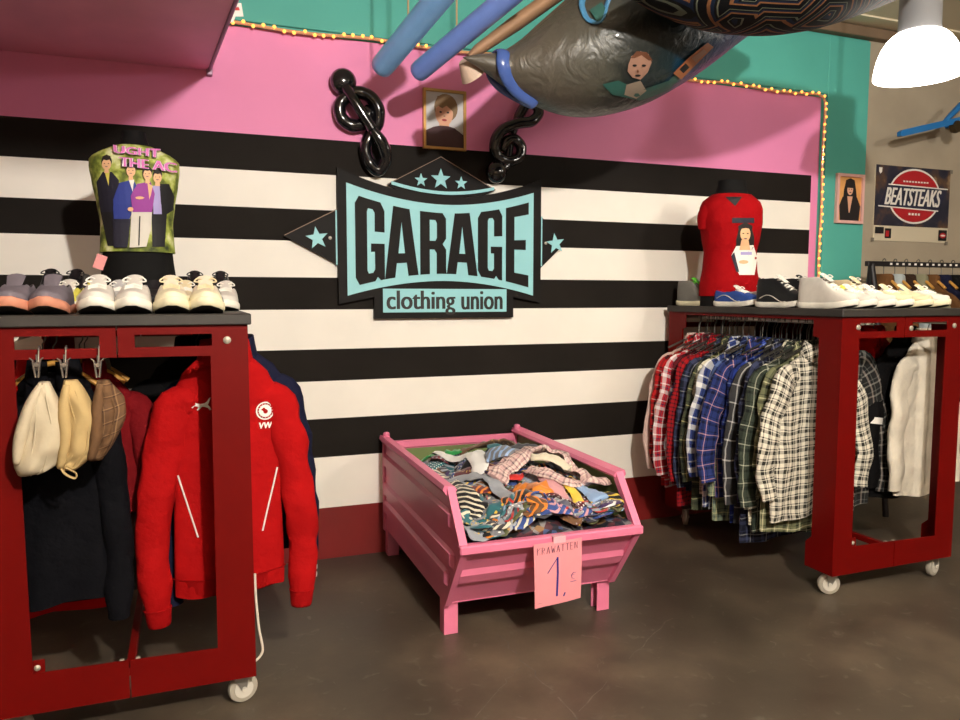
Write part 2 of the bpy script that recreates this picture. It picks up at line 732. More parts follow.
N = 24
xs = [SX0 + (SX1 - SX0) * i / N for i in range(N + 1)]
outl = [(x, top_c(x, 1.905, 1.79)) for x in xs]
bl = [(1.757, 1.262), (1.60, 1.292), (1.60, 1.186), (0.86, 1.186), (0.86, 1.292), (0.686, 1.258)]
MB().flat([outl + bl], wm(0), 0.028).build('board', M_sign, t)
b = MB()
b.flat([[(0.932, 1.838), (1.206, 1.986), (1.50, 1.838), (1.45, 1.815), (1.222, 1.782), (1.0, 1.81)]], wm(.008), 0.02)
b.flat([[(0.436, 1.577), (0.690, 1.71), (0.690, 1.445)]], wm(.008), 0.02)
b.flat([[(1.915, 1.588), (1.755, 1.72), (1.755, 1.44)]], wm(.008), 0.02)
b.build('pointed_board', M_sign, t)
# thin light edge of the pointed boards and curved line under the stars
b = MB()
xx = [0.95 + (1.49 - 0.95) * i / 16 for i in range(17)]
b.flat([[(x, top_c(x, 1.945, 1.812) + 0.006) for x in xx] + [(x, top_c(x, 1.945, 1.812) - 0.010) for x in reversed(xx)]], wm(-.002), 0.004)
b.build('curved_line', M_sblue, t)
for r_ in (rect(0.676, 1.445, 0.683, 1.705), rect(1.760, 1.455, 1.767, 1.715)):
    MB().flat([r_], wm(.004), 0.004).build('edge_line', M_sblue, t)
M_tan = mat('pale_board_edge', srgb(150, 128, 112), 0.6)
MB().tube([(0.436, SY + .006, 1.579), (0.690, SY + .006, 1.712)], 0.0022, 6).build('board_edge', M_tan, t)
MB().tube([(0.932, SY + .006, 1.840), (1.206, SY + .006, 1.988), (1.50, SY + .006, 1.840)], 0.0020, 6).build('board_edge', M_tan, t)
# light blue field
XL, XR = 0.728, 1.712
ft = lambda x: top_c(x, 1.85, 1.752)
fb = lambda x: bot_c(x, 1.286, 1.373)
xs = [XL + (XR - XL) * i / N for i in range(N + 1)]
MB().flat([[(x, ft(x)) for x in xs] + [(x, fb(x)) for x in reversed(xs)]], wm(-.003), 0.004).build('blue_field', M_sblue, t)
MB().flat([rect(0.902, 1.216, 1.560, 1.333)], wm(-.003), 0.004).build('lower_field', M_sblue, t)
# letters, drawn in a unit box and bent into the field
G = [[(.14, 0), (.62, 0), (.70, .05), (.80, 0), (.92, .0), (.92, .47), (.50, .47), (.50, .37), (.62, .37), (.62, .15), (.56, .11), (.42, .11), (.38, .15), (.38, .85), (.42, .89), (.56, .89), (.62, .85), (.62, .62), (.92, .62), (.92, .90), (.80, 1), (.14, 1), (.02, .91), (.02, .09)]]
A = [[(.0, 0), (.30, 0), (.35, .20), (.65, .20), (.70, 0), (1.0, 0), (.74, 1), (.26, 1)], [(.40, .34), (.60, .34), (.50, .80)]]
R_ = [[(.04, 0), (.36, 0), (.36, .40), (.52, .40), (.60, .34), (.60, 0), (.94, 0), (.92, .08), (.92, .40), (.80, .49), (.92, .58), (.92, .91), (.80, 1), (.04, 1)], [(.36, .54), (.56, .54), (.61, .59), (.61, .83), (.56, .88), (.36, .88)]]
E_ = [[(.05, 0), (.95, 0), (.95, .14), (.38, .14), (.38, .44), (.84, .44), (.84, .56), (.38, .56), (.38, .86), (.95, .86), (.95, 1), (.05, 1)]]
b = MB()
cells = [(G, .765, .925), (A, .913, 1.083), (R_, 1.087, 1.240), (A, 1.232, 1.397), (G, 1.397, 1.545), (E_, 1.548, 1.690)]
lt = lambda x: ft(x) - 0.042
lb = lambda x: fb(x) + 0.036
for L, x0, x1 in cells:
    def mpl(u, v, d, x0=x0, x1=x1):
        x = x0 + (x1 - x0) * u
        return Vector((x, SY - .006 + d, lb(x) + (lt(x) - lb(x)) * v))
    b.flat(L, mpl, 0.003, 0.12)
b.build('lettering', M_sign, t)
M_ink = mat('black_sign_ink', srgb(22, 20, 20), 0.5)
b = MB()
put_text(b, 'clothing', 0.922, 1.202, 0.352, 0.122, wm(-.0045), weight=0.0035)
put_text(b, 'union', 1.312, 1.228, 0.222, 0.094, wm(-.0045), weight=0.0035)
b.build('small_lettering', M_ink, t)
for sx, sz, sr in ((1.102, 1.868, .034), (1.205, 1.878, .053), (1.313, 1.864, .034), (0.588, 1.570, .055), (1.846, 1.576, .055)):
    MB().flat([star_pts(sx, sz, sr, rot=pi / 2 + (0.15 if sx < .7 or sx > 1.7 else 0))], wm(.004), 0.005).build('star', M_sblue, t)
M_screw = mat('pale_screw_head', srgb(170, 165, 155), 0.4, metal=0.5)
for sx, sz in ((0.650, 1.573), (1.790, 1.577)):
    b = MB()
    b.lathe([(0.001, -.004), (.008, -.002), (.009, .003)], (sx, SY + .008, sz), 'Y', 14)
    b.build('screw', M_screw, t, True)

# ================================================================== treble clefs
M_clef = mat('glossy_black_vinyl', srgb(16, 16, 20), 0.16, spec=0.6, coat=0.6)


def clef(name, label, path, ball, br, loop_, Y, r):
    def W(p):
        return at(p[0], p[1], Y)
    t = thing(name, label, 'wall decoration', W(ball) + Vector((0, WALL - Y, 0)), 0, 'treble clefs above the sign')
    pts = catmull([W(p[:2]) + Vector((0, p[2] if len(p) > 2 else 0, 0)) for p in path], 10)
    n = len(pts)
    rs = [r * (0.55 + 0.45 * min(1, i / 8, (n - 1 - i) / 8)) * (1 + 0.02 * sin(i * .7)) for i in range(n)]
    b = MB()
    b.tube(pts, rs, 14)
    b.build('clef_body', M_clef, t, True, angle=80)
    b = MB()
    b.sphere(W(ball), br, 22, 14, (1, .75, 1))
    b.build('ball', M_clef, t, True, angle=80)
    pts = catmull([W(p[:2]) + Vector((0, p[2] if len(p) > 2 else 0, 0)) for p in loop_], 8)
    b = MB()
    b.tube(pts, r * 0.8, 12)
    b.build('stem', M_clef, t, True, angle=80)


q = lambda L, ox, oy, s: [(ox + p[0] / s, oy + p[1] / s) + tuple(p[2:]) for p in L]
clef('treble_clef', 'shiny black treble clef left of the portrait, its ball at the top',
     q([(262, 282), (292, 320), (262, 378), (190, 392), (128, 345), (122, 262), (190, 203, -.01), (275, 215, -.02), (338, 285, -.02), (345, 375, -.01), (305, 450, .01), (276, 535, .01), (302, 625), (352, 660), (388, 600, -.02), (362, 515, -.04), (300, 425, -.05)], 320, 60, 6),
     q([(140, 130)], 320, 60, 6)[0][:2], 0.062, q([(150, 170, -.02), (190, 250, -.045), (238, 330, -.05), (300, 425, -.05)], 320, 60, 6), 3.652, 0.031)
clef('treble_clef', 'shiny black treble clef right of the portrait, its ball at the bottom',
     q([(235, 440), (262, 370), (320, 355), (368, 410), (352, 485), (275, 512), (195, 470), (172, 390, -.01), (215, 300, -.02), (320, 252, -.03), (425, 235, -.03), (482, 170, -.02), (462, 100), (410, 104, .01), (372, 170, .02), (340, 250, .03)], 470, 90, 7.2),
     q([(190, 592)], 470, 90, 7.2)[0][:2], 0.056, q([(340, 250, .03), (302, 360, .02), (280, 470, .01), (262, 545), (215, 580)], 470, 90, 7.2), 3.655, 0.028)

# ================================================================== framed pictures and posters
M_gold = mat('gilt_frame', srgb(206, 160, 92), 0.35, metal=0.5)
M_pinkframe = mat('pale_pink_frame', srgb(226, 176, 168), 0.5)
M_skin = mat('printed_skin', srgb(226, 170, 138), 0.6)
M_skin2 = mat('printed_pale_skin', srgb(240, 205, 185), 0.6)
M_hair = mat('printed_fair_hair', srgb(140, 110, 76), 0.6)
M_dhair = mat('printed_dark_hair', srgb(26, 20, 20), 0.6)
M_maroon = mat('printed_maroon_jumper', srgb(58, 20, 26), 0.6)
M_pale = mat('printed_pale_backdrop', srgb(206, 204, 206), 0.5)
M_lip = mat('printed_red', srgb(170, 60, 58), 0.6)
M_dark = mat('printed_black', srgb(22, 20, 22), 0.6)
M_tanprint = mat('printed_amber_backdrop', srgb(222, 160, 92), 0.6, vary=0.15, vscale=10)
M_navyp = mat('printed_navy', srgb(34, 36, 58), 0.55, vary=0.4, vscale=9)


def frame(t, x0, z0, x1, z1, y, w, m, d=0.02):
    MB().flat([rect(x0, z0, x1, z1), rect(x0 + w, z0 + w, x1 - w, z1 - w)], lambda u, v, dd: Vector((u, y + dd, v)), d).build('frame', m, t)


FX0, FX1, FZ0, FZ1, FY = 1.118, 1.342, 2.026, 2.318, 3.672
t = thing('framed_portrait', 'gilt framed portrait of a fair haired child in a maroon jumper', 'picture', (1.23, WALL, FZ0))
frame(t, FX0, FZ0, FX1, FZ1, FY, 0.013, M_gold)
L = [0]


def lay(base=None):
    L[0] = L[0] + 1 if base is None else base
    k = L[0]
    return lambda u, v, d: Vector((u, FY + .012 - k * 0.0004 + d, v))


b = MB()
cx = 1.228
b.use(M_pale).flat([rect(FX0 + .01, FZ0 + .01, FX1 - .01, FZ1 - .01)], lambda u, v, d: Vector((u, FY + .012 + d, v)), 0.006)
L[0] = 0
b.use(M_hair).flat([oval(cx + .01, 2.232, .062, .068)], lay())
b.use(M_skin).flat([oval(cx - .034, 2.215, .010, .017)], lay())
b.flat([rect(cx - .026, 2.115, cx + .026, 2.17)], lay())
b.flat([oval(cx, 2.205, .047, .062)], lay())
b.use(M_hair).flat([[(cx - .05, 2.225), (cx - .03, 2.238), (cx - .01, 2.228), (cx + .012, 2.242), (cx + .03, 2.23), (cx + .052, 2.21), (cx + .06, 2.27), (cx + .02, 2.295), (cx - .035, 2.285)]], lay())
b.use(M_maroon).flat([[(FX0 + .013, FZ0 + .013), (FX1 - .013, FZ0 + .013), (FX1 - .013, 2.105), (cx + .055, 2.135), (cx + .02, 2.143), (cx - .02, 2.143), (cx - .055, 2.135), (FX0 + .013, 2.115)]], lay())
b.use(M_dark)
for s in (-1, 1):
    b.flat([oval(cx + s * .019, 2.209, .007, .0045)], lay())
b.use(M_lip).flat([oval(cx, 2.171, .013, .006)], lay())
b.use(M_hair).flat([oval(cx, 2.19, .005, .003)], lay())
b.build('portrait_print', None, t)

FX0, FX1, FZ0, FZ1, FY = 3.783, 4.006, 1.752, 2.057, 3.66
t = thing('framed_portrait', 'pale pink framed print of a long haired person in black on teal border', 'picture', (3.895, WALL, FZ0))
frame(t, FX0, FZ0, FX1, FZ1, FY, 0.018, M_pinkframe)
b = MB()
cx = 3.897
b.use(M_tanprint).flat([rect(FX0 + .015, FZ0 + .015, FX1 - .015, FZ1 - .015)], lambda u, v, d: Vector((u, FY + .012 + d, v)), 0.006)
L[0] = 0
b.use(M_dhair).flat([[(cx - .055, 1.90), (cx - .05, 1.96), (cx - .035, 2.02), (cx, 2.032), (cx + .035, 2.02), (cx + .05, 1.96), (cx + .06, 1.90)]], lay())
b.flat([[(cx - .075, FZ0 + .018), (cx + .08, FZ0 + .018), (cx + .09, 1.86), (cx + .06, 1.915), (cx - .06, 1.915), (cx - .085, 1.86)]], lay())
b.use(M_skin).flat([oval(cx, 1.962, .024, .034)], lay())
b.flat([[(cx - .022, 1.92), (cx + .022, 1.92), (cx + .002, 1.82), (cx - .006, 1.82)]], lay())
b.use(M_dhair).flat([[(cx - .03, 1.972), (cx + .03, 1.972), (cx + .028, 2.015), (cx - .028, 2.015)]], lay())
b.flat([oval(cx - .01, 1.964, .004, .003)], lay())
b.flat([oval(cx + .011, 1.964, .004, .003)], lay())
b.flat([oval(cx, 1.944, .008, .003)], lay())
b.build('portrait_print', None, t)

# concert poster on the beige wall
PY = 3.688
m, nt, p = new_mat('dark_poster_photo')
tc = node(nt, 'ShaderNodeTexCoord')
nz = node(nt, 'ShaderNodeTexNoise')
nz.inputs['Scale'].default_value = 6.5
nz.inputs['Detail'].default_value = 3
link(nt, tc.outputs['Object'], nz.inputs['Vector'])
link(nt, ramp(nt, nz.outputs['Fac'], [(0.3, srgb(26, 30, 46)), (0.5, srgb(44, 44, 58)), (0.6, srgb(92, 68, 52)), (0.72, srgb(168, 140, 104))]), p.inputs['Base Color'])
p.inputs['Roughness'].default_value = 0.4
M_photo = m
M_pred = mat('poster_red', srgb(176, 30, 38), 0.45)
M_pwhite = mat('poster_white', srgb(230, 224, 214), 0.5)
M_pcream = mat('poster_cream_strip', srgb(206, 194, 168), 0.6)
px0, px1, pz0, pz1 = 4.128, 4.795, 1.655, 2.135
t = thing('concert_poster', 'concert poster with red oval and white slanted lettering on the beige wall', 'poster', (4.46, WALL, pz0))
b = MB()
b.use(M_pcream).flat([rect(px0, pz0, px1, pz1)], lambda u, v, d: Vector((u, PY + .003 + d, v)), 0.0055)
FY = PY - .009
L[0] = 0
b.use(M_photo).flat([rect(px0, 1.752, px1, pz1)], lay())
ox, oz = 4.475, 1.948
b.use(M_pwhite).flat([oval(ox, oz, .235, .178, 40)], lay())
b.use(M_pred).flat([oval(ox, oz, .222, .166, 40)], lay())
b.use(M_navyp).flat([[(px0 + .03, 1.872), (px1 - .10, 1.858), (px1 - .02, 2.012), (px0 + .11, 2.02)]], lay())
b.use(M_pwhite)
b.flat([[(px0 + .03, 1.872), (px1 - .10, 1.858), (px1 - .10, 1.866), (px0 + .03, 1.880)]], lay())
b.flat([[(px0 + .11, 2.012), (px1 - .02, 2.004), (px1 - .02, 2.012), (px0 + .11, 2.02)]], lay())
put_text(b, 'BEATSTEAKS', px0 + .085, 1.886, .50, .112, lay(), shear=0.35, weight=0.004)
mdash = lay()
for k in range(9):
    b.flat([rect(ox - .11 + k * .026, 2.036, ox - .092 + k * .026, 2.046)], mdash)
for k in range(4):
    b.flat([rect(ox - .05 + k * .028, 1.826, ox - .032 + k * .028, 1.840)], mdash)
b.use(M_pwhite).flat([[(px0 + .022, 2.118), (px0 + .05, 2.118), (px0 + .048, 2.09), (px0 + .036, 2.078), (px0 + .024, 2.09)]], lay())
b.use(M_dark)
b.flat([rect(px0 + .01, 1.70, px0 + .085, 1.742)], lay())
b.flat([rect(px0 + .095, 1.672, px0 + .15, 1.735)], lay())
b.flat([rect(px1 - .09, 1.668, px1 - .012, 1.738)], lay())
b.use(M_pred).flat([rect(px0 + .10, 1.682, px0 + .13, 1.72)], lay())
b.flat([oval(px1 - .05, 1.702, .03, .018)], lay())
b.use(M_pwhite).flat([oval(px1 - .05, 1.702, .022, .006)], lay())
b.build('printed_sheet', None, t)
M_tape = mat('grey_tape', srgb(120, 112, 100), 0.6)
for xx, zz in ((px0 - .008, 1.66), (px1 + .004, 2.125), (px1 - .01, 1.652)):
    MB().span((xx - .012, PY - .001, zz - .012), (xx + .012, PY + .002, zz + .012)).build('tape', M_tape, t)
# ================================================================== red rolling racks
M_red = mat('dark_red_steel', srgb(99, 4, 2), 0.5, spec=0.14, vary=0.08, vscale=5, bump=(25, 0.05, 0.002))
M_top = mat('dark_board_top', srgb(46, 42, 38), 0.55, vary=0.2, vscale=10)
M_bolt = mat('zinc_bolt', srgb(176, 168, 152), 0.45, metal=0.4)
M_rod = mat('brushed_steel_rod', srgb(190, 186, 176), 0.35, metal=0.25)
M_wheel = mat('grey_rubber_wheel', srgb(168, 160, 146), 0.45)
M_hub = mat('pale_plastic_hub', srgb(206, 200, 188), 0.4)
M_fork = mat('zinc_fork', srgb(160, 156, 148), 0.35, metal=0.75)

RY0, RY1, RZ0, RZ1 = 2.40, 3.615, 0.105, 1.212


def caster(x, y, rack, ang):
    """one swivel wheel; ang turns it about the vertical"""
    R = Matrix.Rotation(ang, 3, 'Z')
    o = Vector((x, y, 0))
    c = o + R @ Vector((0.022, 0, 0.047))
    ax = R @ Vector((0, 1, 0))
    b = MB()
    b.use(M_fork)
    b.span((x - .035, y - .03, .098), (x + .035, y + .03, RZ0 + .001), .001)
    b.cyl((x, y, .088), (x, y, .1), .018)
    for s in (-1, 1):
        p = c + ax * (s * .017)
        b.loft([[p + ax * (k * .0015) + R @ Vector((q[0], 0, q[1])) for q in ((-.035, .045), (-.006, -.006), (.008, -.006), (.014, .045))] for k in (-1, 1)])
    f = b.build('caster', None, rack, True)
    b = MB()
    prof = [(.014, -.013), (.036, -.013), (.044, -.011), (.047, -.006), (.047, .006), (.044, .011), (.036, .013), (.014, .013)]
    rings = []
    for rad, h in prof:
        rings.append([c + ax * h + R @ Vector((rad * cos(2 * pi * j / 28), 0, rad * sin(2 * pi * j / 28))) for j in range(28)])
    b.loft(rings)
    b.build('wheel', M_wheel, f, True)
    b = MB()
    b.tube([c - ax * .0155, c + ax * .0155], [.03, .03], 24)
    b.tube([c - ax * .022, c + ax * .022], [.008, .008], 10)
    b.build('hub', M_hub, f, True)


def rack(label, X0, open_left, rods):
    """one rack: folded front and rear steel plates in two halves, side posts, board on top"""
    X1 = X0 + 0.715
    xm = X0 + 0.355
    t = thing('clothes_rack', label, 'clothes rack', (X0, RY0, 0))
    for yy, nm in ((RY0, 'front_plate'), (RY1 - .004, 'rear_plate')):
        for a0, a1, s0, s1, side in ((X0, xm - .002, X0 + .100, X0 + .310, -1), (xm + .002, X1, X0 + .402, X0 + .612, 1)):
            lo = .225
            if side < 0:
                outer = [(a0, RZ0), (a1, RZ0), (a1, lo - .004), (a0 + .105, lo), (a0 + .098, 1.122), (a1, 1.122), (a1, RZ1), (a0, RZ1)]
            else:
                outer = [(a0, RZ0), (a1, RZ0), (a1, RZ1), (a0, RZ1), (a0, 1.122), (a1 - .108, 1.120), (a1 - .112, lo - .01), (a0, lo - .004)]
            slot = rect(s0, 1.150, s1, 1.186)
            MB().flat([outer, slot], lambda u, v, d: Vector((u, yy + d, v)), 0.004).build(nm, M_red, t)
        if nm == 'front_plate':
            for bx, bz in (((X1 - .060, 1.166),) if not open_left else ((X0 + .100 - .012, 1.168), (X1 - .060, 1.168), (X0 + .392, 1.160))):
                b = MB()
                b.lathe([(.0115, .0), (.0115, -.003), (.008, -.0055), (.003, -.0065)], (bx, RY0, bz), 'Y', 16)
                b.build('bolt', M_bolt, t, True)
    # side posts with gussets, both sides
    for sx in (X0, X1 - .004):
        for y0, y1, s in ((RY0 + .004, RY0 + .155, 1), (RY1 - .004, RY1 - .155, -1)):
            w = y0 + s * .118
            o2 = [(y0, RZ0), (y1, RZ0), (y1, RZ0 + .11), (w, RZ0 + .14), (w, 1.12), (y1, 1.125), (y1, RZ1), (y0, RZ1)]
            MB().flat([o2], lambda u, v, d: Vector((sx + d, u, v)), 0.004).build('side_post', M_red, t)
        MB().span((sx, RY0 + .155, 1.196), (sx + .004, RY1 - .155, RZ1)).build('side_rail', M_red, t)
    # lengthways bottom rail in the middle and cross tie with bolts
    b = MB()
    b.span((xm - .012, RY0 + .004, .17), (xm + .012, RY1 - .004, .195), .002)
    cr = b.build('bottom_rail', M_red, t)
    b = MB()
    for s in (-1, 1):
        b.lathe([(.0, -.006), (.012, -.006), (.012, .006), (.0, .006)], (xm + s * .022, RY0 + .025, .205), 'X', 6)
    b.build('nut', M_bolt, cr)
    b = MB()
    b.span((X0 + .098, RY0 + .006, .215), (X0 + .135, RY0 + .010, .26), .001)
    br = b.build('corner_plate', M_red, t)
    b = MB()
    b.lathe([(.0085, .0), (.0085, -.003), (.003, -.006)], (X0 + .116, RY0 + .006, .238), 'Y', 12)
    b.build('bolt', M_bolt, br)
    for rx in rods:
        MB().cyl((rx, RY0 + .004, 1.185), (rx, RY1 - .004, 1.185), .0115, seg=16).build('hanging_rod', M_rod, t, True)
    b = MB()
    b.span((X0 - .012, RY0 - .014, RZ1), (X1 + .010, RY1 + .005, 1.245), .003)
    b.build('board_top', M_top, t)
    for cx, cy, an in ((X0 + .07, RY0 + .055, 2.7), (X1 - .06, RY0 + .055, .25), (X0 + .07, RY1 - .10, 1.0), (X1 - .06, RY1 - .10, -.7)):
        caster(cx, cy, t, an)
    return t


LX, RX = -0.5435, 2.535
rack('red steel rolling clothes rack at the left, caps and a red track jacket on it', LX, False, (LX + .10, LX + .645))
rack('red steel rolling clothes rack at the right, filled with checked shirts', RX, True, (RX + .095, RX + .645))

# white bent wire hanging under the left rack
M_wire = mat('white_coated_wire', srgb(226, 214, 196), 0.4)
b = MB()
b.tube(catmull([(0.182, 2.50, .40), (0.183, 2.50, .33), (0.190, 2.50, .22), (0.200, 2.50, .155), (0.197, 2.50, .128), (0.178, 2.50, .108), (0.163, 2.50, .104), (.1605, 2.50, .12)], 5), .0042, 8)
tag(b.build('bent_wire', M_wire, None, True), 'white bent wire hooked on the right edge of the left rack', 'wire')
# ================================================================== hanging clothes
def fold(x, z, top, bot, amp, ph, side):
    k = min(1, max(0, (top - z) / (top - bot + 1e-6)))
    s = sin(x * 38 + ph + 2.2 * sin(z * 5 + ph)) * (0.25 + 0.75 * k) + 0.6 * noise.noise(Vector((x * 9 + ph, z * 6, ph + side * 3))) + 0.35 * noise.noise(Vector((x * 22, z * 20 + ph, side)))
    return amp * s


class Garment:
    """shirt or jacket on a hanger; local frame: rod at the origin, x along the shoulders, y through the cloth, z up"""

    def __init__(self, length=.76, sw=.215, hw=.25, ht=.026, amp=.007, ph=0.0, drop=.085, neck=.06, sleeve=.60, sr=.066, splay=.075, slope=.075, cuff=.62):
        self.__dict__.update(locals())
        T = -drop
        self.T = T
        L = length
        self.tab = [(-T * 0 + 0.0, neck, ht * .8), (.02, neck + .035, ht * .9), (.055, sw * .78, ht), (slope + .02, sw, ht * 1.05), (.2, hw * .95, ht * 1.1), (.4, hw * .96, ht * 1.1), (L - .05, hw, ht * 1.15), (L, hw * .99, ht * 1.1)]

    def half(self, z):
        return interp(self.tab, self.T - z)

    def y_front(self, x, z, side=-1):
        w, t = self.half(z)
        c = min(1, abs(x) / w)
        return side * t * (1 - c ** 2.3) ** (1 / 2.3) + fold(x, z, self.T, self.T - self.length, self.amp, self.ph, side)

    def surf(self, lift=.0015):
        return lambda u, v, d: Vector((u, self.y_front(u, v) - lift, v))

    def build(self, t, m, msl=None, mcollar=None, zip_m=None, collar='shirt', rib=None, cuffs=None):
        T, L = self.T, self.length
        N = 36
        R, U = [], []
        nz = 26
        for i in range(nz + 1):
            k = i / nz
            z = T - L * (k ** 1.25)
            w, th = self.half(z)
            ring, uv = [], []
            for j in range(N):
                a = 2 * pi * j / N
                c = cos(a)
                x = w * (abs(c) ** .8) * (1 if c >= 0 else -1)
                side = -1 if sin(a) < 0 else 1
                y = self.y_front(x, z, side) if abs(c) < .9999 else fold(x, z, T, T - L, self.amp, self.ph, 0) * .5
                hem = .010 * sin(3.1 * x / w + self.ph) * k
                ring.append(Vector((x, y, z + hem)))
                uv.append((x + (0.017 if side > 0 else 0), z))
            R.append(ring)
            U.append(uv)
        b = MB()
        b.loft(R, uvs=U)
        b.build('body', m, t, True, local=True, angle=75)
        for s in (-1, 1):
            self.sleeve_part(t, msl or m, s, cuffs)
        if collar:
            self.collar_part(t, mcollar or m, collar)
        if rib:
            b = MB()
            rings = []
            for dz, g in ((.052, 1.03), (.046, .97), (.004, .95), (-.004, .90)):
                z = T - L + dz
                w, th = self.half(max(z, T - L + .001))
                rings.append([Vector((w * g * cos(2 * pi * j / 48), (th * g + .006 + .0022 * (j % 2)) * sin(2 * pi * j / 48) + fold(w * cos(2 * pi * j / 48), T - L, T, T - L, self.amp, self.ph, -1 if j > 24 else 1), z)) for j in range(48)])
            b.loft(rings)
            b.build('hem_band', rib, t, True, local=True, angle=75)
        if zip_m:
            b = MB()
            zz = [T - .03 - (L - .07) * i / 30 for i in range(31)]
            b.tube([Vector((.002 * sin(z * 30), self.y_front(0, z) - .002, z)) for z in zz], .0035, 6)
            b.build('zip', zip_m, t, True, local=True)

    def sleeve_path(self, s):
        sw, T, sl = self.sw, self.T, self.sleeve
        z0 = T - self.slope
        e = self.splay
        return catmull([(s * (sw - .075), 0, z0 - .030), (s * (sw - .010), -.003, z0 - .055), (s * (sw + e * .62), -.012, z0 - sl * .40), (s * (sw + e), -.018, z0 - sl * .70), (s * (sw + e * .85), -.024, z0 - sl)], 6)

    def sleeve_part(self, t, m, s, cuffs):
        P = self.sleeve_path(s)
        n = len(P)
        rings, uv = [], []
        acc = 0
        NS = 18
        for i, p in enumerate(P):
            k = i / (n - 1)
            a, c = P[max(0, i - 1)], P[min(n - 1, i + 1)]
            if i:
                acc += (p - P[i - 1]).length
            tg = (c - a).normalized()
            nx = Vector((-tg.z, 0, tg.x)).normalized()
            rx = self.sr * (1 - .36 * k) * (1 if k < .93 else .9) * min(1, .55 + 1.7 * k)
            ry = self.ht * (.95 - .25 * k) + .004
            ring, u2 = [], []
            for j in range(NS):
                an = 2 * pi * j / NS
                w = 1 + .16 * noise.noise(Vector((p.z * 11 + self.ph, cos(an) * 1.3, sin(an) * 1.3 + s * 4.0))) + .07 * sin(p.z * 46 + 3 * sin(an) + self.ph) * (.4 + abs(noise.noise(Vector((p.z * 7, self.ph, s))) * 2))
                ring.append(p + nx * (rx * cos(an) * w) + Vector((0, ry * sin(an) * w + self.amp * sin(p.z * 26 + self.ph + s) * .7, 0)))
                u2.append((rx * cos(an), -acc))
            rings.append(ring)
            uv.append(u2)
        b = MB()
        b.loft(rings, uvs=uv)
        o = b.build('sleeve', m, t, True, local=True, angle=75)
        if cuffs:
            b = MB()
            p, pp = P[-1], P[-2]
            tg = (p - pp).normalized()
            nx = Vector((-tg.z, 0, tg.x)).normalized()
            rr = []
            for h, g in ((-.012, 1.05), (-.002, .98), (.038, .88), (.046, .8)):
                rx, ry = self.sr * .60 * g, (self.ht * .75 + .006) * g
                rr.append([p + tg * h + nx * (rx * cos(2 * pi * j / 28)) + Vector((0, (ry + .0016 * (j % 2)) * sin(2 * pi * j / 28) + self.amp * sin(p.z * 26 + self.ph + s) * .7, 0)) for j in range(28)])
            b.loft(rr)
            b.build('cuff', cuffs, o, True, local=True, angle=75)

    def collar_part(self, t, m, kind):
        T = self.T
        b = MB()
        N = 30
        if kind == 'shirt':
            prof = [(1.0, .012), (1.02, .038), (1.12, .044), (1.42, .012), (1.55, -.022), (1.45, -.026)]
        elif kind == 'stand':
            prof = [(1.28, -.012), (1.18, .02), (1.10, .052), (1.02, .055), (.98, .03), (1.0, .0)]
        else:    # hood lying back
            prof = [(1.3, -.02), (1.5, .0), (1.35, .045), (1.05, .05), (.95, .02)]
        rings, uv = [], []
        for g, h in prof:
            ring, u2 = [], []
            for j in range(N):
                a = -pi / 2 + 0.16 + (2 * pi - .32) * j / (N - 1)
                front = max(0, -sin(a))
                x = self.neck * g * cos(a) * 1.02
                y = (self.ht * .9 + .006) * g * sin(a) * 1.15
                z = T + h - .028 * front * (1 if kind == 'shirt' else .7) - (.02 * front ** 6 if h < 0.02 else 0)
                ring.append(Vector((x, y, z)))
                u2.append((x * 1.3, z + y))
            rings.append(ring)
            uv.append(u2)
        V = [[b.bm.verts.new(p) for p in r] for r in rings]
        for i in range(len(V)):
            i2 = (i + 1) % len(V)
            for j in range(N - 1):
                b.face([V[i][j], V[i][j + 1], V[i2][j + 1], V[i2][j]], [uv[i][j], uv[i][j + 1], uv[i2][j + 1], uv[i2][j]])
        o = b.build('collar', m, t, True, local=True, angle=80)
        sol = o.modifiers.new('thick', 'SOLIDIFY')
        sol.thickness = .0015


M_hook = mat('dark_hanger_wire', srgb(92, 90, 86), 0.35, metal=0.8)
M_wood = mat('honey_wood_hanger', srgb(196, 142, 66), 0.45, vary=0.2, vscale=20, coat=.2)
HANG = {}


def hanger(kind, x, y, rot, label, group, cat='hanger', sw=.19, drop=.085):
    """hook over the rod at (x, y), shoulder bar under it"""
    key = kind
    if key in HANG:
        t = copy_tree(HANG[key])
    else:
        t = thing(kind, label, cat)
        b = MB()
        pts = [(.0125 * cos(a), 0, .0135 * sin(a) + .002) for a in [pi * 1.15 - 1.2 * pi * i / 14 for i in range(15)]]
        pts += [(.010, 0, -.022), (.001, 0, -.036), (0, 0, -drop)]
        b.tube(pts, .0022, 8)
        b.build('hook', M_hook, t, True, local=True)
        b = MB()
        if kind == 'wire_hanger':
            b.tube([(-sw, 0, -drop - .075), (-.02, 0, -drop - .006), (0, 0, -drop), (.02, 0, -drop - .006), (sw, 0, -drop - .075)], .003, 8)
            b.build('shoulder_bar', M_hook, t, True, local=True)
        else:
            sw = .125
            b.tube(catmull([(-sw, 0, -drop - .075), (-.07, 0, -drop - .035), (0, 0, -drop), (.07, 0, -drop - .035), (sw, 0, -drop - .075)], 5), .011, 10, flat=.75)
            b.build('shoulder_bar', M_wood, t, True, local=True)
        HANG[key] = t
    t.location = (x, y, 1.185 + .0115 - .013)
    t.rotation_euler = (0, 0, rot)
    t['label'] = label
    t['category'] = cat
    t['group'] = group
    return t


# ---- check patterns
K = srgb
def tartan(name, base, s1, s2, p=.07, thin=.06):
    st = [(0, base), (.30, s1), (.30 + thin * 3, base), (.62, s2), (.62 + thin, base), (.84, s1), (.84 + thin, base)]
    return plaid(name, st, st, p)


def gingham(name, a, bb, p=.03):
    st = [(0, a), (.5, bb)]
    return plaid(name, st, st, p)


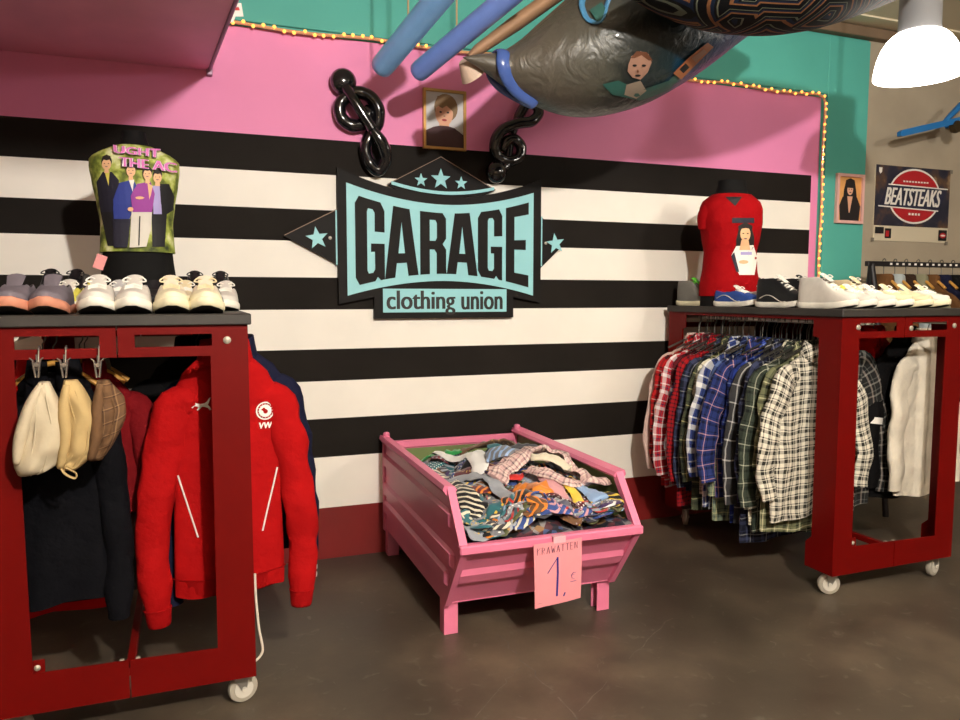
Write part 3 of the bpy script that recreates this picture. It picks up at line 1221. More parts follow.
def window(name, base, line, p=.085, th=.09):
    st = [(0, base), (.5, line), (.5 + th, base)]
    return plaid(name, st, st, p)


W = K(222, 215, 198)
BK = K(20, 20, 20)
MP = {
    'pale': cloth('pale_rose_cotton', K(206, 178, 168)),
    'red_black': tartan('red_black_check', K(176, 26, 28), K(46, 14, 18), K(215, 190, 180), .075),
    'red_fine': plaid('fine_dark_red_check', [(0, K(150, 18, 26)), (.7, K(26, 16, 26))], [(0, K(158, 20, 28)), (.66, K(24, 18, 30))], .02),
    'red_white_navy': tartan('red_white_navy_check', K(176, 40, 50), K(230, 222, 220), K(32, 36, 70), .085, .07),
    'maroon': tartan('maroon_check', K(92, 20, 28), K(30, 16, 24), K(160, 130, 124), .07),
    'white_navy': tartan('white_navy_check', K(60, 66, 104), K(222, 214, 206), K(150, 40, 48), .08, .07),
    'olive': tartan('olive_yellow_check', K(70, 74, 56), K(22, 26, 26), K(206, 196, 140), .08),
    'blue_white': tartan('blue_white_check', K(46, 62, 120), K(228, 228, 226), K(20, 24, 52), .10, .08),
    'navy_white': tartan('navy_white_check', K(24, 30, 66), K(90, 110, 160), K(222, 222, 222), .10, .06),
    'blue_pink': tartan('blue_pink_check', K(38, 52, 110), K(18, 22, 50), K(222, 170, 170), .07, .06),
    'sage': tartan('sage_yellow_check', K(120, 132, 110), K(40, 48, 56), K(222, 214, 160), .07),
    'royal': tartan('royal_blue_check', K(34, 52, 128), K(16, 20, 48), K(120, 140, 190), .09),
    'char_window': window('charcoal_windowpane_check', K(52, 52, 54), K(206, 202, 198), .085, .07),
    'ecru_black': tartan('ecru_black_check', K(214, 208, 184), K(30, 32, 28), K(120, 120, 96), .055),
    'green_grey': tartan('green_grey_check', K(56, 64, 54), K(24, 28, 26), K(196, 196, 176), .085, .05),
    'olive_ecru': tartan('olive_ecru_check', K(112, 114, 84), K(30, 34, 28), K(226, 218, 178), .07, .07),
    'white_black': plaid('white_black_grid_check', [(0, W), (.26, K(44, 43, 38)), (.62, W), (.74, K(26, 26, 24)), (.86, W)], [(0, W), (.26, K(44, 43, 38)), (.62, W), (.74, K(26, 26, 24)), (.86, W)], .042),
    'dark_smoke': plaid('smoky_black_check', [(0, K(34, 34, 34)), (.4, K(150, 138, 130)), (.56, K(24, 24, 24)), (.8, K(96, 96, 92)), (.9, BK)], [(0, K(30, 30, 30)), (.4, K(140, 138, 130)), (.55, K(26, 26, 26)), (.8, K(90, 90, 88)), (.9, BK)], .062),
    'navy_dark': tartan('dark_navy_check', K(22, 24, 40), K(60, 66, 96), K(150, 150, 150), .08),
}
SHIRTS = [  # from the wall towards the front
    ('pale', .70, 'pale rose shirt at the wall end of the checked shirt rail'),
    ('red_black', .72, 'bright red and black checked shirt beside the pale rose shirt'),
    ('red_white_navy', .74, 'red shirt with broad white and navy checks near the wall'),
    ('maroon', .72, 'maroon checked shirt between the broad red check and the navy red one'),
    ('white_navy', .73, 'navy and white checked shirt with red lines right behind the fine dark red check'),
    ('red_fine', .80, 'dark red shirt with fine black check, longest of the red ones'),
    ('navy_dark', .72, 'dark navy checked shirt right after the fine dark red check'),
    ('olive', .80, 'dark olive shirt with yellow checks between red and blue shirts'),
    ('ecru_black', .70, 'ecru shirt with thin black checks behind the blue and white shirt'),
    ('blue_white', .76, 'blue shirt with broad white checks in the middle of the rail'),
    ('navy_white', .78, 'navy shirt with pale blue and white checks in mid rail'),
    ('sage', .80, 'sage green and yellow checked shirt between blue shirts'),
    ('blue_pink', .68, 'navy shirt with fine pink checks, its sleeve in front of the sage one'),
    ('royal', .80, 'royal blue checked shirt beside the charcoal windowpane shirt'),
    ('char_window', .80, 'charcoal shirt with white windowpane check'),
    ('navy_dark', .86, 'long dark navy checked shirt showing below the green grey check'),
    ('ecru_black', .76, 'ecru and black small checked shirt behind the green grey one'),
    ('green_grey', .80, 'green grey shirt with pale windowpane lines near the front'),
    ('olive_ecru', .78, 'olive and ecru checked shirt just behind the white front shirt'),
    ('white_black', .78, 'white shirt with black grid check, foremost on the rail'),
]
rnd = random.Random(11)
M_button = mat('pale_button', srgb(214, 206, 190), 0.4)
sx = RX + .095
ny = len(SHIRTS)
for i, (k, ln, lab) in enumerate(SHIRTS):
    y = 3.435 - (3.435 - 2.625) * i / (ny - 1)
    rot = rnd.uniform(-.09, .09) - .03
    ox = rnd.uniform(-.012, .012) - (.03 if k in ('red_black', 'red_fine', 'blue_pink', 'blue_white') else 0) - .03 * (1 - i / ny)
    last = i == ny - 1
    g = Garment(length=ln * (1.0 if last else 1.03) - (.03 if last else -.01), ph=i * 1.7, ht=.015 + (.006 if last else 0), amp=.011 if last else .0085, sw=.20 + rnd.uniform(-.012, .012), hw=.235 + rnd.uniform(-.015, .02), sleeve=.60 + rnd.uniform(-.05, .05), splay=.10 if last else rnd.uniform(.045, .10), sr=.07, drop=.135 + rnd.uniform(-.008, .008))
    t = thing('checked_shirt' if k != 'pale' else 'shirt', lab, 'shirt', (sx + ox, y, 1.185), rot, 'shirts on the right rack')
    g.build(t, MP[k])
    if i == ny - 1:
        b = MB()
        for q in range(7):
            z = g.T - .06 - q * .092
            b.sphere((.004, g.y_front(0.004, z) - .002, z), .0055, 10, 6, (1, .5, 1))
        b.build('button', M_button, t, True, local=True)
        b = MB()
        px = .06
        b.flat([[(px, -.27), (px + .10, -.27), (px + .10, -.37), (px + .05, -.39), (px, -.37)]], g.surf(.004), 0, .02)
        b.build('pocket', MP[k], t, True, local=True)
    hanger('wire_hanger', sx + ox, y, rot, 'thin dark hanger hook crowded over the rail above the checked shirts', 'hangers above the checked shirts')
    if i < ny - 1:
        hanger('wire_hanger', sx, y - .022, rot + .1, 'thin dark hanger hook crowded over the rail above the checked shirts', 'hangers above the checked shirts')
# smoky checked overshirt behind the front post
g = Garment(length=.80, ph=5.0, ht=.016, amp=.007, sw=.225, hw=.27, sleeve=.66, splay=.13, sr=.075, drop=.095)
t = thing('checked_shirt', 'smoky grey and black checked shirt seen through the front window of the right rack', 'shirt', (sx + .155, 2.685, 1.185), .05, 'shirts on the right rack')
g.build(t, MP['dark_smoke'])
hanger('wire_hanger', sx + .02, 2.675, .05, 'thin dark hanger hook crowded over the rail above the checked shirts', 'hangers above the checked shirts')

# ---- right rod of the right rack
rx = RX + .645
M_offwhite = cloth('off_white_twill', K(222, 212, 194))
M_redc = cloth('bright_red_cloth', K(196, 18, 22))
M_blackc = cloth('black_cloth', K(15, 14, 15))
M_darkred = cloth('dark_red_cloth', K(104, 12, 18))
M_navy = cloth('navy_cloth', K(22, 24, 46))
M_wht = mat('white_trim', srgb(238, 232, 224), 0.6)
M_knit = plaid('grey_brick_knit', [(0, K(190, 182, 168)), (.8, K(80, 74, 66))], [(0, K(190, 182, 168)), (.75, K(80, 74, 66))], .04, .02)
for lab, m, y, rot, ln, dx, nm in (
        ('off-white collared jacket in the front window of the right rack', M_offwhite, 2.64, .10, .76, .15, 'jacket'),
        ('black jacket with a white sleeve band behind the off-white jacket', M_blackc, 2.71, .02, .78, .095, 'jacket'),
        ('bright red jacket behind the black one in the right rack', M_redc, 2.80, .0, .66, -.02, 'jacket'),
        ('dark red jacket deepest on the right-hand rail of the right rack', M_darkred, 2.90, -.05, .66, -.06, 'jacket'),
        ('black jacket crowded deep inside the right rack', M_blackc, 3.16, .0, .74, -.03, 'jacket'),
        ('dark red shirt jacket crowded deep inside the right rack', M_darkred, 3.30, .0, .74, -.05, 'jacket'),
        ('navy jacket at the wall end of the right rack, right of the checked shirts', M_navy, 3.43, .0, .74, -.03, 'jacket'),
        ('grey knitted jumper at the right end behind the off-white jacket', M_knit, 3.02, .0, .62, .17, 'jumper')):
    g = Garment(length=ln, ph=y * 9, ht=.026, amp=.008, sw=.175, hw=.21, sleeve=.62, splay=.05, sr=.068, drop=.085 if y < 3.1 else .055, slope=.10)
    t = thing(nm, lab, 'jacket' if nm == 'jacket' else 'jumper', (rx + dx, y, 1.185), rot, 'clothes on the right rod of the right rack')
    g.build(t, m, collar='shirt' if m is M_offwhite else 'stand')
    if m is M_blackc and y < 2.8:
        b = MB()
        P = g.sleeve_path(-1)[13:15]
        b.tube([P[0], P[1]], [.054, .053], 18, flat=.62)
        b.build('sleeve_band', M_wht, t, True, local=True)
    if m is M_offwhite:
        b = MB()
        zz = [g.T - .05 - .66 * i / 20 for i in range(21)]
        b.flat([[(-.012, zz[0])] + [(-.012, z) for z in zz[1:]] + [(.012, z) for z in reversed(zz)]], g.surf(.003), 0, .02)
        b.build('placket', M_offwhite, t, True, local=True)
    hanger('wooden_hanger', rx + dx, y, rot, {2.64: 'wooden hanger inside the off-white jacket'}.get(y, 'wooden hanger in the dark clothes beside the off-white jacket'), 'hangers on the right rod of the right rack')

# ---- left rack: red track jacket and the ones behind
M_track = cloth('bright_red_tracksuit', K(160, 12, 14), vary=.06)
M_rib = cloth('bright_red_rib', K(150, 10, 12), vary=.06)
lx = 0.1125
g = Garment(length=.772, ph=.6, ht=.034, amp=.007, sw=.171, hw=.174, sleeve=.70, splay=.064, sr=.068, drop=.080, slope=.112, neck=.067)
t = thing('track_jacket', 'bright red track jacket with white piping and chest emblems hanging frontmost on the left rack', 'jacket', (lx, 2.585, 1.185), 0.03)
g.build(t, M_track, collar='stand', rib=M_rib, cuffs=M_rib, zip_m=M_darkred)
for s in (-1, 1):
    pts = [(s * (.154 - .054 * k), -.455 - .205 * k) for k in [i / 10 for i in range(11)]]
    MB().tube([Vector((x, g.y_front(x, z) - .002, z)) for x, z in pts], .0028, 6).build('piping', M_wht, t, True, local=True)
# leaping cat mark on the wearer's right chest
cat_ = [(-.030, .012), (-.022, .017), (-.012, .012), (.000, .010), (.012, .012), (.020, .018), (.026, .028), (.031, .032), (.030, .027), (.026, .016), (.022, .006), (.028, .000), (.032, -.010), (.028, -.012), (.022, -.004), (.012, .000), (.004, .001), (-.002, -.006), (-.010, -.012), (-.013, -.010), (-.008, -.003), (-.010, .002), (-.020, .003), (-.025, -.003), (-.029, -.002), (-.026, .006)]
b = MB()
b.flat([[(-.080 + x * .95, -.238 + z * .95) for x, z in cat_]], g.surf(.004), 0, .012)
b.build('leaping_cat_mark', M_wht, t, local=True)
# round crest with two letters under it
b = MB()
cx, cz = .118, -.262
b.use(M_wht)
b.flat([oval(cx, cz, .030, .030, 30), oval(cx, cz, .0255, .0255, 30)], g.surf(.0045), 0, .01)
b.flat([oval(cx, cz, .0205, .0205, 24), oval(cx + .001, cz - .002, .0075, .0075, 12)], g.surf(.0045), 0, .01)
for i in range(16):
    a = 2 * pi * i / 16
    b.flat([oval(cx + .0228 * cos(a), cz + .0228 * sin(a), .0013, .0013, 6)], g.surf(.0045))
b.use(M_track)
b.flat([[(cx - .014, cz + .004), (cx - .004, cz + .012), (cx + .004, cz + .003), (cx - .006, cz - .001)]], g.surf(.0052), 0, .01)
b.build('round_crest', None, t, local=True)
b = MB()
put_text(b, 'VW', .098, -.320, .042, .020, g.surf(.005), shear=.15, weight=.0012)
b.build('chest_lettering', M_wht, t, local=True)
hanger('wooden_hanger', lx, 2.585, .03, 'wooden hanger inside the red track jacket', 'hangers on the left rack')
for lab, m, y, rot, ln, dx, sl, cat2 in (
        ('navy jacket with two white cuff stripes right behind the red track jacket', M_navy, 2.665, .04, .70, .030, .73, 'jacket'),
        ('black jacket peeping out left of the red track jacket', M_blackc, 2.79, -.16, .74, -.085, .66, 'jacket'),
        ('dark green jacket behind the black one on the left rack', cloth('dark_green_cloth', K(34, 38, 34)), 2.91, -.10, .72, -.03, .62, 'jacket')):
    g = Garment(length=ln, ph=y * 7, ht=.036, amp=.007, sw=.175, hw=.18, sleeve=sl, splay=.05, sr=.064, drop=.07 if m is M_navy else .08, slope=.10)
    t = thing('jacket', lab, cat2, (lx + dx, y, 1.185), rot, 'clothes behind the red track jacket')
    g.build(t, m, collar='stand')
    if m is M_navy:
        P = g.sleeve_path(1)
        b = MB()
        d = (P[-1] - P[-3]).normalized()
        for k in (-.035, -.062):
            c = P[-1] + d * k
            b.tube([c - d * .006, c + d * .006], .0425, 18, flat=.72)
        b.build('cuff_stripe', M_wht, t, True, local=True)
    hanger('wooden_hanger', lx + dx, y, rot, 'wooden hanger in the dark jackets behind the red track jacket', 'hangers on the left rack')

# ---- left rack, left rod
qx = LX + .10
M_greyc = cloth('grey_cloth', K(96, 94, 88))
M_vnavy = cloth('blue_black_cloth', K(9, 9, 14))
for lab, m, y, rot, ln, dx, sw, sl in (
        ('blue black jacket hanging below the three flat caps', M_vnavy, 2.56, .0, .70, .070, .125, .69),
        ('red jersey whose hem shows below the blue black jacket', M_redc, 2.70, .0, .78, .02, .15, .5),
        ('dark red short top, its shoulder right of the brown checked cap', M_darkred, 2.64, .05, .46, .13, .16, .34),
        ('grey jacket, its sleeve hanging beside the blue black jacket', M_greyc, 2.72, .0, .74, .135, .12, .56)):
    g = Garment(length=ln, ph=y * 5, ht=.034, amp=.008, sw=sw, hw=sw + .01, sleeve=sl, splay=.03, sr=.056, drop=.115)
    t = thing('jacket' if 'jersey' not in lab else 'jersey', lab, 'jacket' if 'jersey' not in lab else 'jersey', (qx + dx, y, 1.185), rot, 'clothes behind the caps')
    g.build(t, m, collar='stand')
    hanger('wooden_hanger', qx + dx, y, rot, 'honey coloured wooden hanger behind the flat caps', 'hangers behind the caps')
# ================================================================== flat caps on clip hooks
M_chrome = mat('chrome_clip', srgb(206, 202, 196), 0.2, metal=0.9)
M_capgrey = cloth('grey_beige_cap_cloth', K(196, 182, 156), bump=(70, .4, .002))
M_captan = cloth('tan_cap_cloth', K(186, 160, 112), bump=(70, .4, .002))
M_capcheck = plaid('brown_check_cap_cloth', [(0, K(104, 76, 52)), (.5, K(62, 42, 32)), (.62, K(150, 118, 86)), (.7, K(96, 70, 50))], [(0, K(104, 76, 52)), (.5, K(62, 42, 32)), (.62, K(150, 118, 86)), (.7, K(96, 70, 50))], .04)
M_caplin = cloth('dark_cap_lining', K(60, 46, 34))
CY = 2.345


def cap(label, m, outl_l, outl_r, cpx, bulge, brim, ph, lining=None):
    """a soft cap hanging by its peak; outlines are its left and right edges from the clip down"""
    L_ = catmull([at(x + 5, y, CY) for x, y in outl_l], 5)
    R_2 = catmull([at(x + 10, y, CY) for x, y in outl_r], 5)
    n = min(len(L_), len(R_2))
    t = thing('flat_cap', label, 'cap', L_[0].lerp(R_2[0], .5), 0, 'flat caps on the left rack')
    rings, uv = [], []
    for i in range(n):
        k = i / (n - 1)
        a, c = L_[i], R_2[i]
        mid = (a + c) / 2
        hw = (c - a) / 2
        th = bulge * .62 * (sin(pi * min(1, .08 + k * .92)) ** .6) + .006
        ring, u2 = [], []
        for j in range(26):
            an = 2 * pi * j / 26
            w = 1 + .16 * noise.noise(Vector((cos(an) * 1.5 + ph, k * 6, ph)))
            f = .009 * sin(an * 3 + k * 9 + ph) * sin(pi * k) + .012 * noise.noise(Vector((cos(an) * 2 + ph, sin(an) * 2, k * 9)))
            ring.append(mid + hw * (cos(an) * w) + Vector((0, (th + f) * sin(an), 0)))
            u2.append((hw.length * cos(an), -k * .28))
        rings.append(ring)
        uv.append(u2)
    MB().loft(rings, uvs=uv).build('crown', m, t, True, angle=80)
    # seam across the crown
    b = MB()
    for off in (.32, -.3):
        pts = []
        for i in range(3, n - 2):
            k = i / (n - 1)
            a, c = L_[i], R_2[i]
            th = bulge * .62 * (sin(pi * min(1, .08 + k * .92)) ** .6) + .006
            pts.append((a + c) / 2 + (c - a) / 2 * off + Vector((0, -th * .955, 0)))
        b.tube(pts, .0018, 6)
    b.build('seam', m, t, True)
    # curved peak along one edge
    P = catmull([at(x + 6, y, CY) for x, y in brim], 5)
    rr = []
    for i, p in enumerate(P):
        k = i / (len(P) - 1)
        w = .030 * sin(pi * (.12 + .76 * k)) + .006
        rr.append([p + Vector((w * cos(2 * pi * j / 14) * .55, -.02 + w * sin(2 * pi * j / 14), 0)) for j in range(14)])
    MB().loft(rr).build('peak', lining or m, t, True, angle=80)
    return t


cap('grey beige flat cap, leftmost of the three hanging from the left rack', M_capgrey, [(34, 382), (24, 400), (13, 438), (10, 462), (14, 475), (24, 474)], [(40, 382), (50, 400), (64, 425), (58, 446), (48, 464), (30, 474)], 36, .075, [(36, 384), (27, 404), (17, 436), (13, 462)], 1.0)
cap('tan flat cap with a strap loop, middle of the three hanging from the left rack', M_captan, [(59, 380), (56, 400), (60, 425), (58, 450), (50, 464), (56, 470)], [(68, 380), (80, 396), (92, 420), (90, 446), (78, 460), (64, 471)], 64, .07, [(62, 384), (60, 410), (62, 436), (56, 466)], 2.3, M_captan)
cap('brown checked flat cap, rightmost of the three hanging from the left rack', M_capcheck, [(92, 380), (90, 398), (91, 418), (87, 440), (82, 455), (84, 461)], [(100, 380), (110, 392), (116, 406), (112, 426), (104, 444), (92, 460)], 96, .055, [(95, 384), (93, 410), (91, 436), (86, 458)], 4.1, M_capcheck)
b = MB()
q0 = at(60, 466, CY - .03)
b.tube(catmull([q0, q0 + Vector((.012, -.004, -.022)), q0 + Vector((.035, -.004, -.036)), q0 + Vector((.038, -.004, -.022)), q0 + Vector((.014, -.004, -.006))], 5), .005, 8, flat=.5)
o = b.build('strap_loop', M_captan, None, True)
_tan = [x for x in bpy.data.objects if x.get('label', '').startswith('tan flat cap')][0]
o.parent = _tan
o.location = -_tan.location
for px, lab in ((39, 'grey beige'), (66, 'tan'), (99, 'brown checked')):
    c = at(px, 350, 2.39)
    t = thing('clip_hook', 'shiny clip hook holding the %s flat cap' % lab, 'hook', (c.x, 2.398, 1.146), 0, 'clip hooks of the caps')
    z1 = at(px, 382, CY).z
    b = MB()
    b.tube(catmull([(c.x, 2.412, 1.150), (c.x, 2.404, 1.158), (c.x, 2.390, 1.156), (c.x, 2.378, 1.135), (c.x, 2.366, 1.11), (c.x, 2.352, 1.096), (c.x, 2.345, z1 + .075)], 5), .0022, 8)
    b.build('hook', M_chrome, t, True)
    b = MB()
    for s in (-1, 1):
        b.box((c.x + s * .006, CY, z1 + .035), (.0045, .016, .046), Matrix.Rotation(s * .12, 3, 'Y'), .0015)
        b.box((c.x + s * .012, CY, z1 + .062), (.013, .012, .0035), Matrix.Rotation(-s * .75, 3, 'Y'), .001)
    b.cyl((c.x, CY - .010, z1 + .048), (c.x, CY + .010, z1 + .048), .006, seg=12)
    b.build('clip', M_chrome, t)

# ================================================================== shoes
LOW = [(.136, .016, .052, 0), (.128, .029, .064, .014), (.10, .036, .060, .042), (.055, .036, .054, .040), (.02, .036, .056, .034), (-.012, .038, .064, .006), (-.045, .042, .052, -.006), (-.08, .0445, .037, -.007), (-.108, .043, .029, -.006), (-.128, .034, .023, -.005), (-.142, .020, .022, -.004), (-.148, .008, .016, -.001)]
HIGH = [(.136, .018, .10, 0), (.128, .029, .118, .014), (.10, .034, .120, .07), (.06, .034, .122, .08), (.028, .033, .124, .06), (.005, .035, .110, .008), (-.03, .040, .076, -.006), (-.07, .044, .050, -.008), (-.105, .043, .037, -.007), (-.128, .034, .029, -.006), (-.142, .020, .022, -.004), (-.148, .008, .016, -.001)]
M_lin = mat('dark_shoe_lining', srgb(44, 40, 38), 0.8)


def shoe(label, x, y, rot, up, sole, lace=None, high=False, stripe=None, toe=None, s=1.0, spring=.014, tongue=None, lining=None, cat='shoe', nm='sneaker', group=None, z=1.2452):
    t = thing(nm, label, cat, (x, y, z), rot, group)
    ST = HIGH if high else LOW
    n = len(ST)

    def lift(yy):
        return spring * max(0, (-yy - .045) / .10) ** 1.8 + .004 * max(0, (yy - .09) / .05) ** 2
    # sole
    b = MB()
    out = []
    fine = 26
    ys = [ST[0][0] + .005 - (ST[0][0] - ST[-1][0] + .011) * (i / fine) for i in range(fine + 1)]
    tab = sorted([(q[0], q[1]) for q in ST])

    def wid(yy):
        return interp(tab, yy)[0] + .0045
    ringpts = [(wid(yy) * (1 - .10 * max(0, 1 - abs(yy - .02) / .07)), yy) for yy in ys] + [(-wid(yy) * (1 - .04 * max(0, 1 - abs(yy - .02) / .07)), yy) for yy in reversed(ys)]
    rings = []
    for g, h in ((.93, 0.0), (.985, .003), (1.0, .012), (.995, .022), (.93, .025)):
        rings.append([Vector((px * g * s, (py * (1 - (1 - g) * .4)) * s, (h + lift(py)) * s)) for px, py in ringpts])
    b.use(sole)
    b.loft(rings, cap0=False)
    b.use(M_lin)
    b.face([b.bm.verts.new(p + Vector((0, 0, -.0003))) for p in reversed(rings[0])])
    b.build('sole', None, t, True, local=True, angle=50)
    # upper with lining
    b = MB()
    R = []
    for k, (yy, w, h, d) in enumerate(ST):
        z0 = .020 + lift(yy)
        prof = [(-1, 0), (-1.03, .3), (-.98, .62), (-.84, .90), (-.72, 1.0), (-.58, 1 - .25 * 0)]
        pts = [(-w, 0), (-w * 1.03, h * .3), (-w * .97, h * .65), (-w * .80, h * .92), (-w * .68, h), (-w * .54, h - d * .35), (-w * .34, h - d * .85), (0, h - d)]
        pts = pts + [(-a, c) for a, c in reversed(pts[:-1])]
        R.append([Vector((a * s, yy * s, (z0 + c) * s)) for a, c in pts])
    b.use(up)
    V = [[b.bm.verts.new(p) for p in r] for r in R]
    m = len(V[0])
    for i in range(n - 1):
        for j in range(m - 1):
            inner = 4 <= j <= m - 6 and ST[i][3] > .01 and (ST[i + 1][3] > .01)
            b.use((lining or M_lin) if inner else (toe if (toe and i >= 7) else up))
            b.face([V[i][j], V[i][j + 1], V[i + 1][j + 1], V[i + 1][j]])
    b.use(toe or up)
    b.face(list(reversed(V[-1])))
    b.use(up)
    b.face(V[0])
    o = b.build('upper', None, t, True, local=True, angle=60)
    sub = o.modifiers.new('round', 'SUBSURF')
    sub.levels = sub.render_levels = 1
    # tongue
    i0 = 5
    yy, w, h, d = ST[i0]
    b = MB()
    rr = []
    for k in range(5):
        q = k / 4
        yk = yy - .034 + .052 * q
        zk = .020 + h - .010 + .032 * q
        ww = w * (.44 + .14 * q)
        rr.append([Vector((ww * cos(2 * pi * j / 12) * s, (yk + .004 * sin(2 * pi * j / 12)) * s, (zk + .003 * sin(2 * pi * j / 12) - .004 * cos(2 * pi * j / 12) ** 2) * s)) for j in range(12)])
    b.loft(rr)
    b.build('tongue', tongue or up, t, True, local=True, angle=70)
    if lace:
        b = MB()
        for k in range(5):
            q = k / 4
            yk = -.012 - .052 * q if not high else .006 - .066 * q
            wv, hv, dv = interp(sorted([(a, c, e, f) for a, c, e, f in ST]), yk)
            top = .020 + hv + max(0, -dv) + .003 + lift(yk)
            for sg in (-1, 1):
                b.tube([Vector((-sg * wv * .52 * s, (yk + .006) * s, (top - .006) * s)), Vector((0, yk * s, (top + .0015 * sg) * s)), Vector((sg * wv * .52 * s, (yk - .006) * s, (top - .006) * s))], .0024 * s, 6)
        yk = -.006 if not high else .010
        top = .020 + ST[5][2] + .004
        for sg in (-1, 1):
            b.tube(catmull([Vector((0, yk * s, top * s)), Vector((sg * .018 * s, (yk - .006) * s, (top + .012) * s)), Vector((sg * .030 * s, (yk - .014) * s, (top + .002) * s)), Vector((sg * .010 * s, (yk - .010) * s, top * s))], 4), .0022 * s, 6)
        b.build('laces', lace, t, True, local=True)
    if stripe:
        b = MB()
        for sg in (-1, 1):
            pts = []
            for k in range(9):
                q = k / 8
                yk = .10 - .16 * q
                wv, hv, dv = interp(sorted([(a, c, e, f) for a, c, e, f in ST]), yk)
                pts.append(Vector((sg * (wv * 1.03 + .0008) * s, yk * s, (.020 + .022 + .016 * sin(q * 5.2)) * s)))
            b.tube(pts, .004 * s, 6, flat=.5)
        b.build('side_stripe', stripe, t, True, local=True)
    return t


S = lambda n, r, g, b_, ro=.6: mat(n, srgb(r, g, b_), ro, spec=.3, vary=.06, vscale=30)
S_greyv = S('grey_violet_suede', 112, 104, 112, .85)
S_salmon = S('salmon_rubber_sole', 206, 138, 112)
S_white = S('white_shoe_leather', 214, 208, 198)
S_wsole = S('white_rubber_sole', 236, 230, 216)
S_cream = S('cream_canvas', 222, 206, 168)
S_csole = S('cream_rubber_sole', 234, 224, 190)
S_yellow = S('lemon_yellow_canvas', 222, 214, 90)
S_black = S('black_shoe_leather', 26, 26, 28, .4)
S_blue = S('blue_canvas', 40, 74, 150)
S_green = S('bright_green_lining', 110, 220, 70)
S_grey = S('mottled_grey_canvas', 120, 118, 112)
S_lace = S('white_laces', 240, 236, 226)
S_silver = S('silver_leather', 196, 194, 192, .3)
S_ice = S('pale_blue_grey_leather', 176, 188, 196)
M_leop = plaid('brown_white_patterned_canvas', [(0, K(226, 214, 190)), (.4, K(96, 70, 44)), (.6, K(226, 214, 190)), (.8, K(40, 34, 30))], [(0, K(226, 214, 190)), (.35, K(96, 70, 44)), (.6, K(226, 214, 190)), (.85, K(40, 34, 30))], .013)


def lxp(px, Y):
    return at(px, 300, Y).x


GL = 'shoes on the left rack'
yf = 2.545
for px, side, up, so, what, la in (
        (8, 'left', S_greyv, S_salmon, 'grey suede sneaker with salmon sole', None), (47, 'right', S_greyv, S_salmon, 'grey suede sneaker with salmon sole', None),
        (95, 'left', S_white, S_wsole, 'white laced sneaker with thick white sole', S_lace), (133, 'right', S_white, S_wsole, 'white laced sneaker with thick white sole', S_lace),
        (171, 'left', M_leop, S_csole, 'brown and white patterned sneaker with cream sole', S_cream), (207, 'right', M_leop, S_csole, 'brown and white patterned sneaker with cream sole', S_cream)):
    shoe('%s, %s of the front pair' % (what, side), lxp(px, 2.42), yf, .02 * (1 if side == 'left' else -1), up, so, la, spring=.02, s=1.08, group=GL, toe=(S_csole if up is M_leop else None))
for px, Y, side, up, so, what, la, hi, kw in (
        (66, 2.88, 'left', S_yellow, S_wsole, 'lemon yellow sneaker in the second row on the left rack', S_lace, False, dict(tongue=S_white)),
        (92, 2.88, 'right', S_white, S_wsole, 'white and lemon sneaker in the second row on the left rack', S_lace, False, dict(stripe=S_yellow, tongue=S_yellow)),
        (118, 2.90, 'left', S_silver, S_wsole, 'silver sneaker in the second row behind the white pair', S_lace, False, {}),
        (153, 2.90, 'right', S_black, S_black, 'shiny black shoe in the second row before the black torso', None, False, dict(lining=S_black)),
        (186, 2.88, 'left', S_cream, S_csole, 'cream laced sneaker in the second row behind the patterned pair', S_lace, False, {}),
        (211, 2.86, 'right', S_black, S_csole, 'black sneaker behind the rightmost patterned sneaker', None, False, {}),
        (228, 2.92, 'right', S_white, S_wsole, 'white sneaker at the right end of the left rack', S_lace, False, {}),
        (47, 3.24, 'left', S_black, S_black, 'black high laced shoe with bow, left one behind the lemon sneaker', S_black, True, {}),
        (73, 3.24, 'right', S_black, S_black, 'black high laced shoe with bow, right one behind the white and lemon sneaker', S_black, True, {}),
        (196, 3.28, 'left', S_black, S_wsole, 'black high top at the back, left one right of the black torso', S_black, True, {}),
        (222, 3.28, 'right', S_black, S_wsole, 'black high top at the back, right one at the end of the left rack', S_black, True, {})):
    shoe(what, lxp(px, Y - .10), Y, random.uniform(-.12, .12), up, so, la, hi, group=GL, s=1.0, **kw)
GR = 'shoes on the right rack'
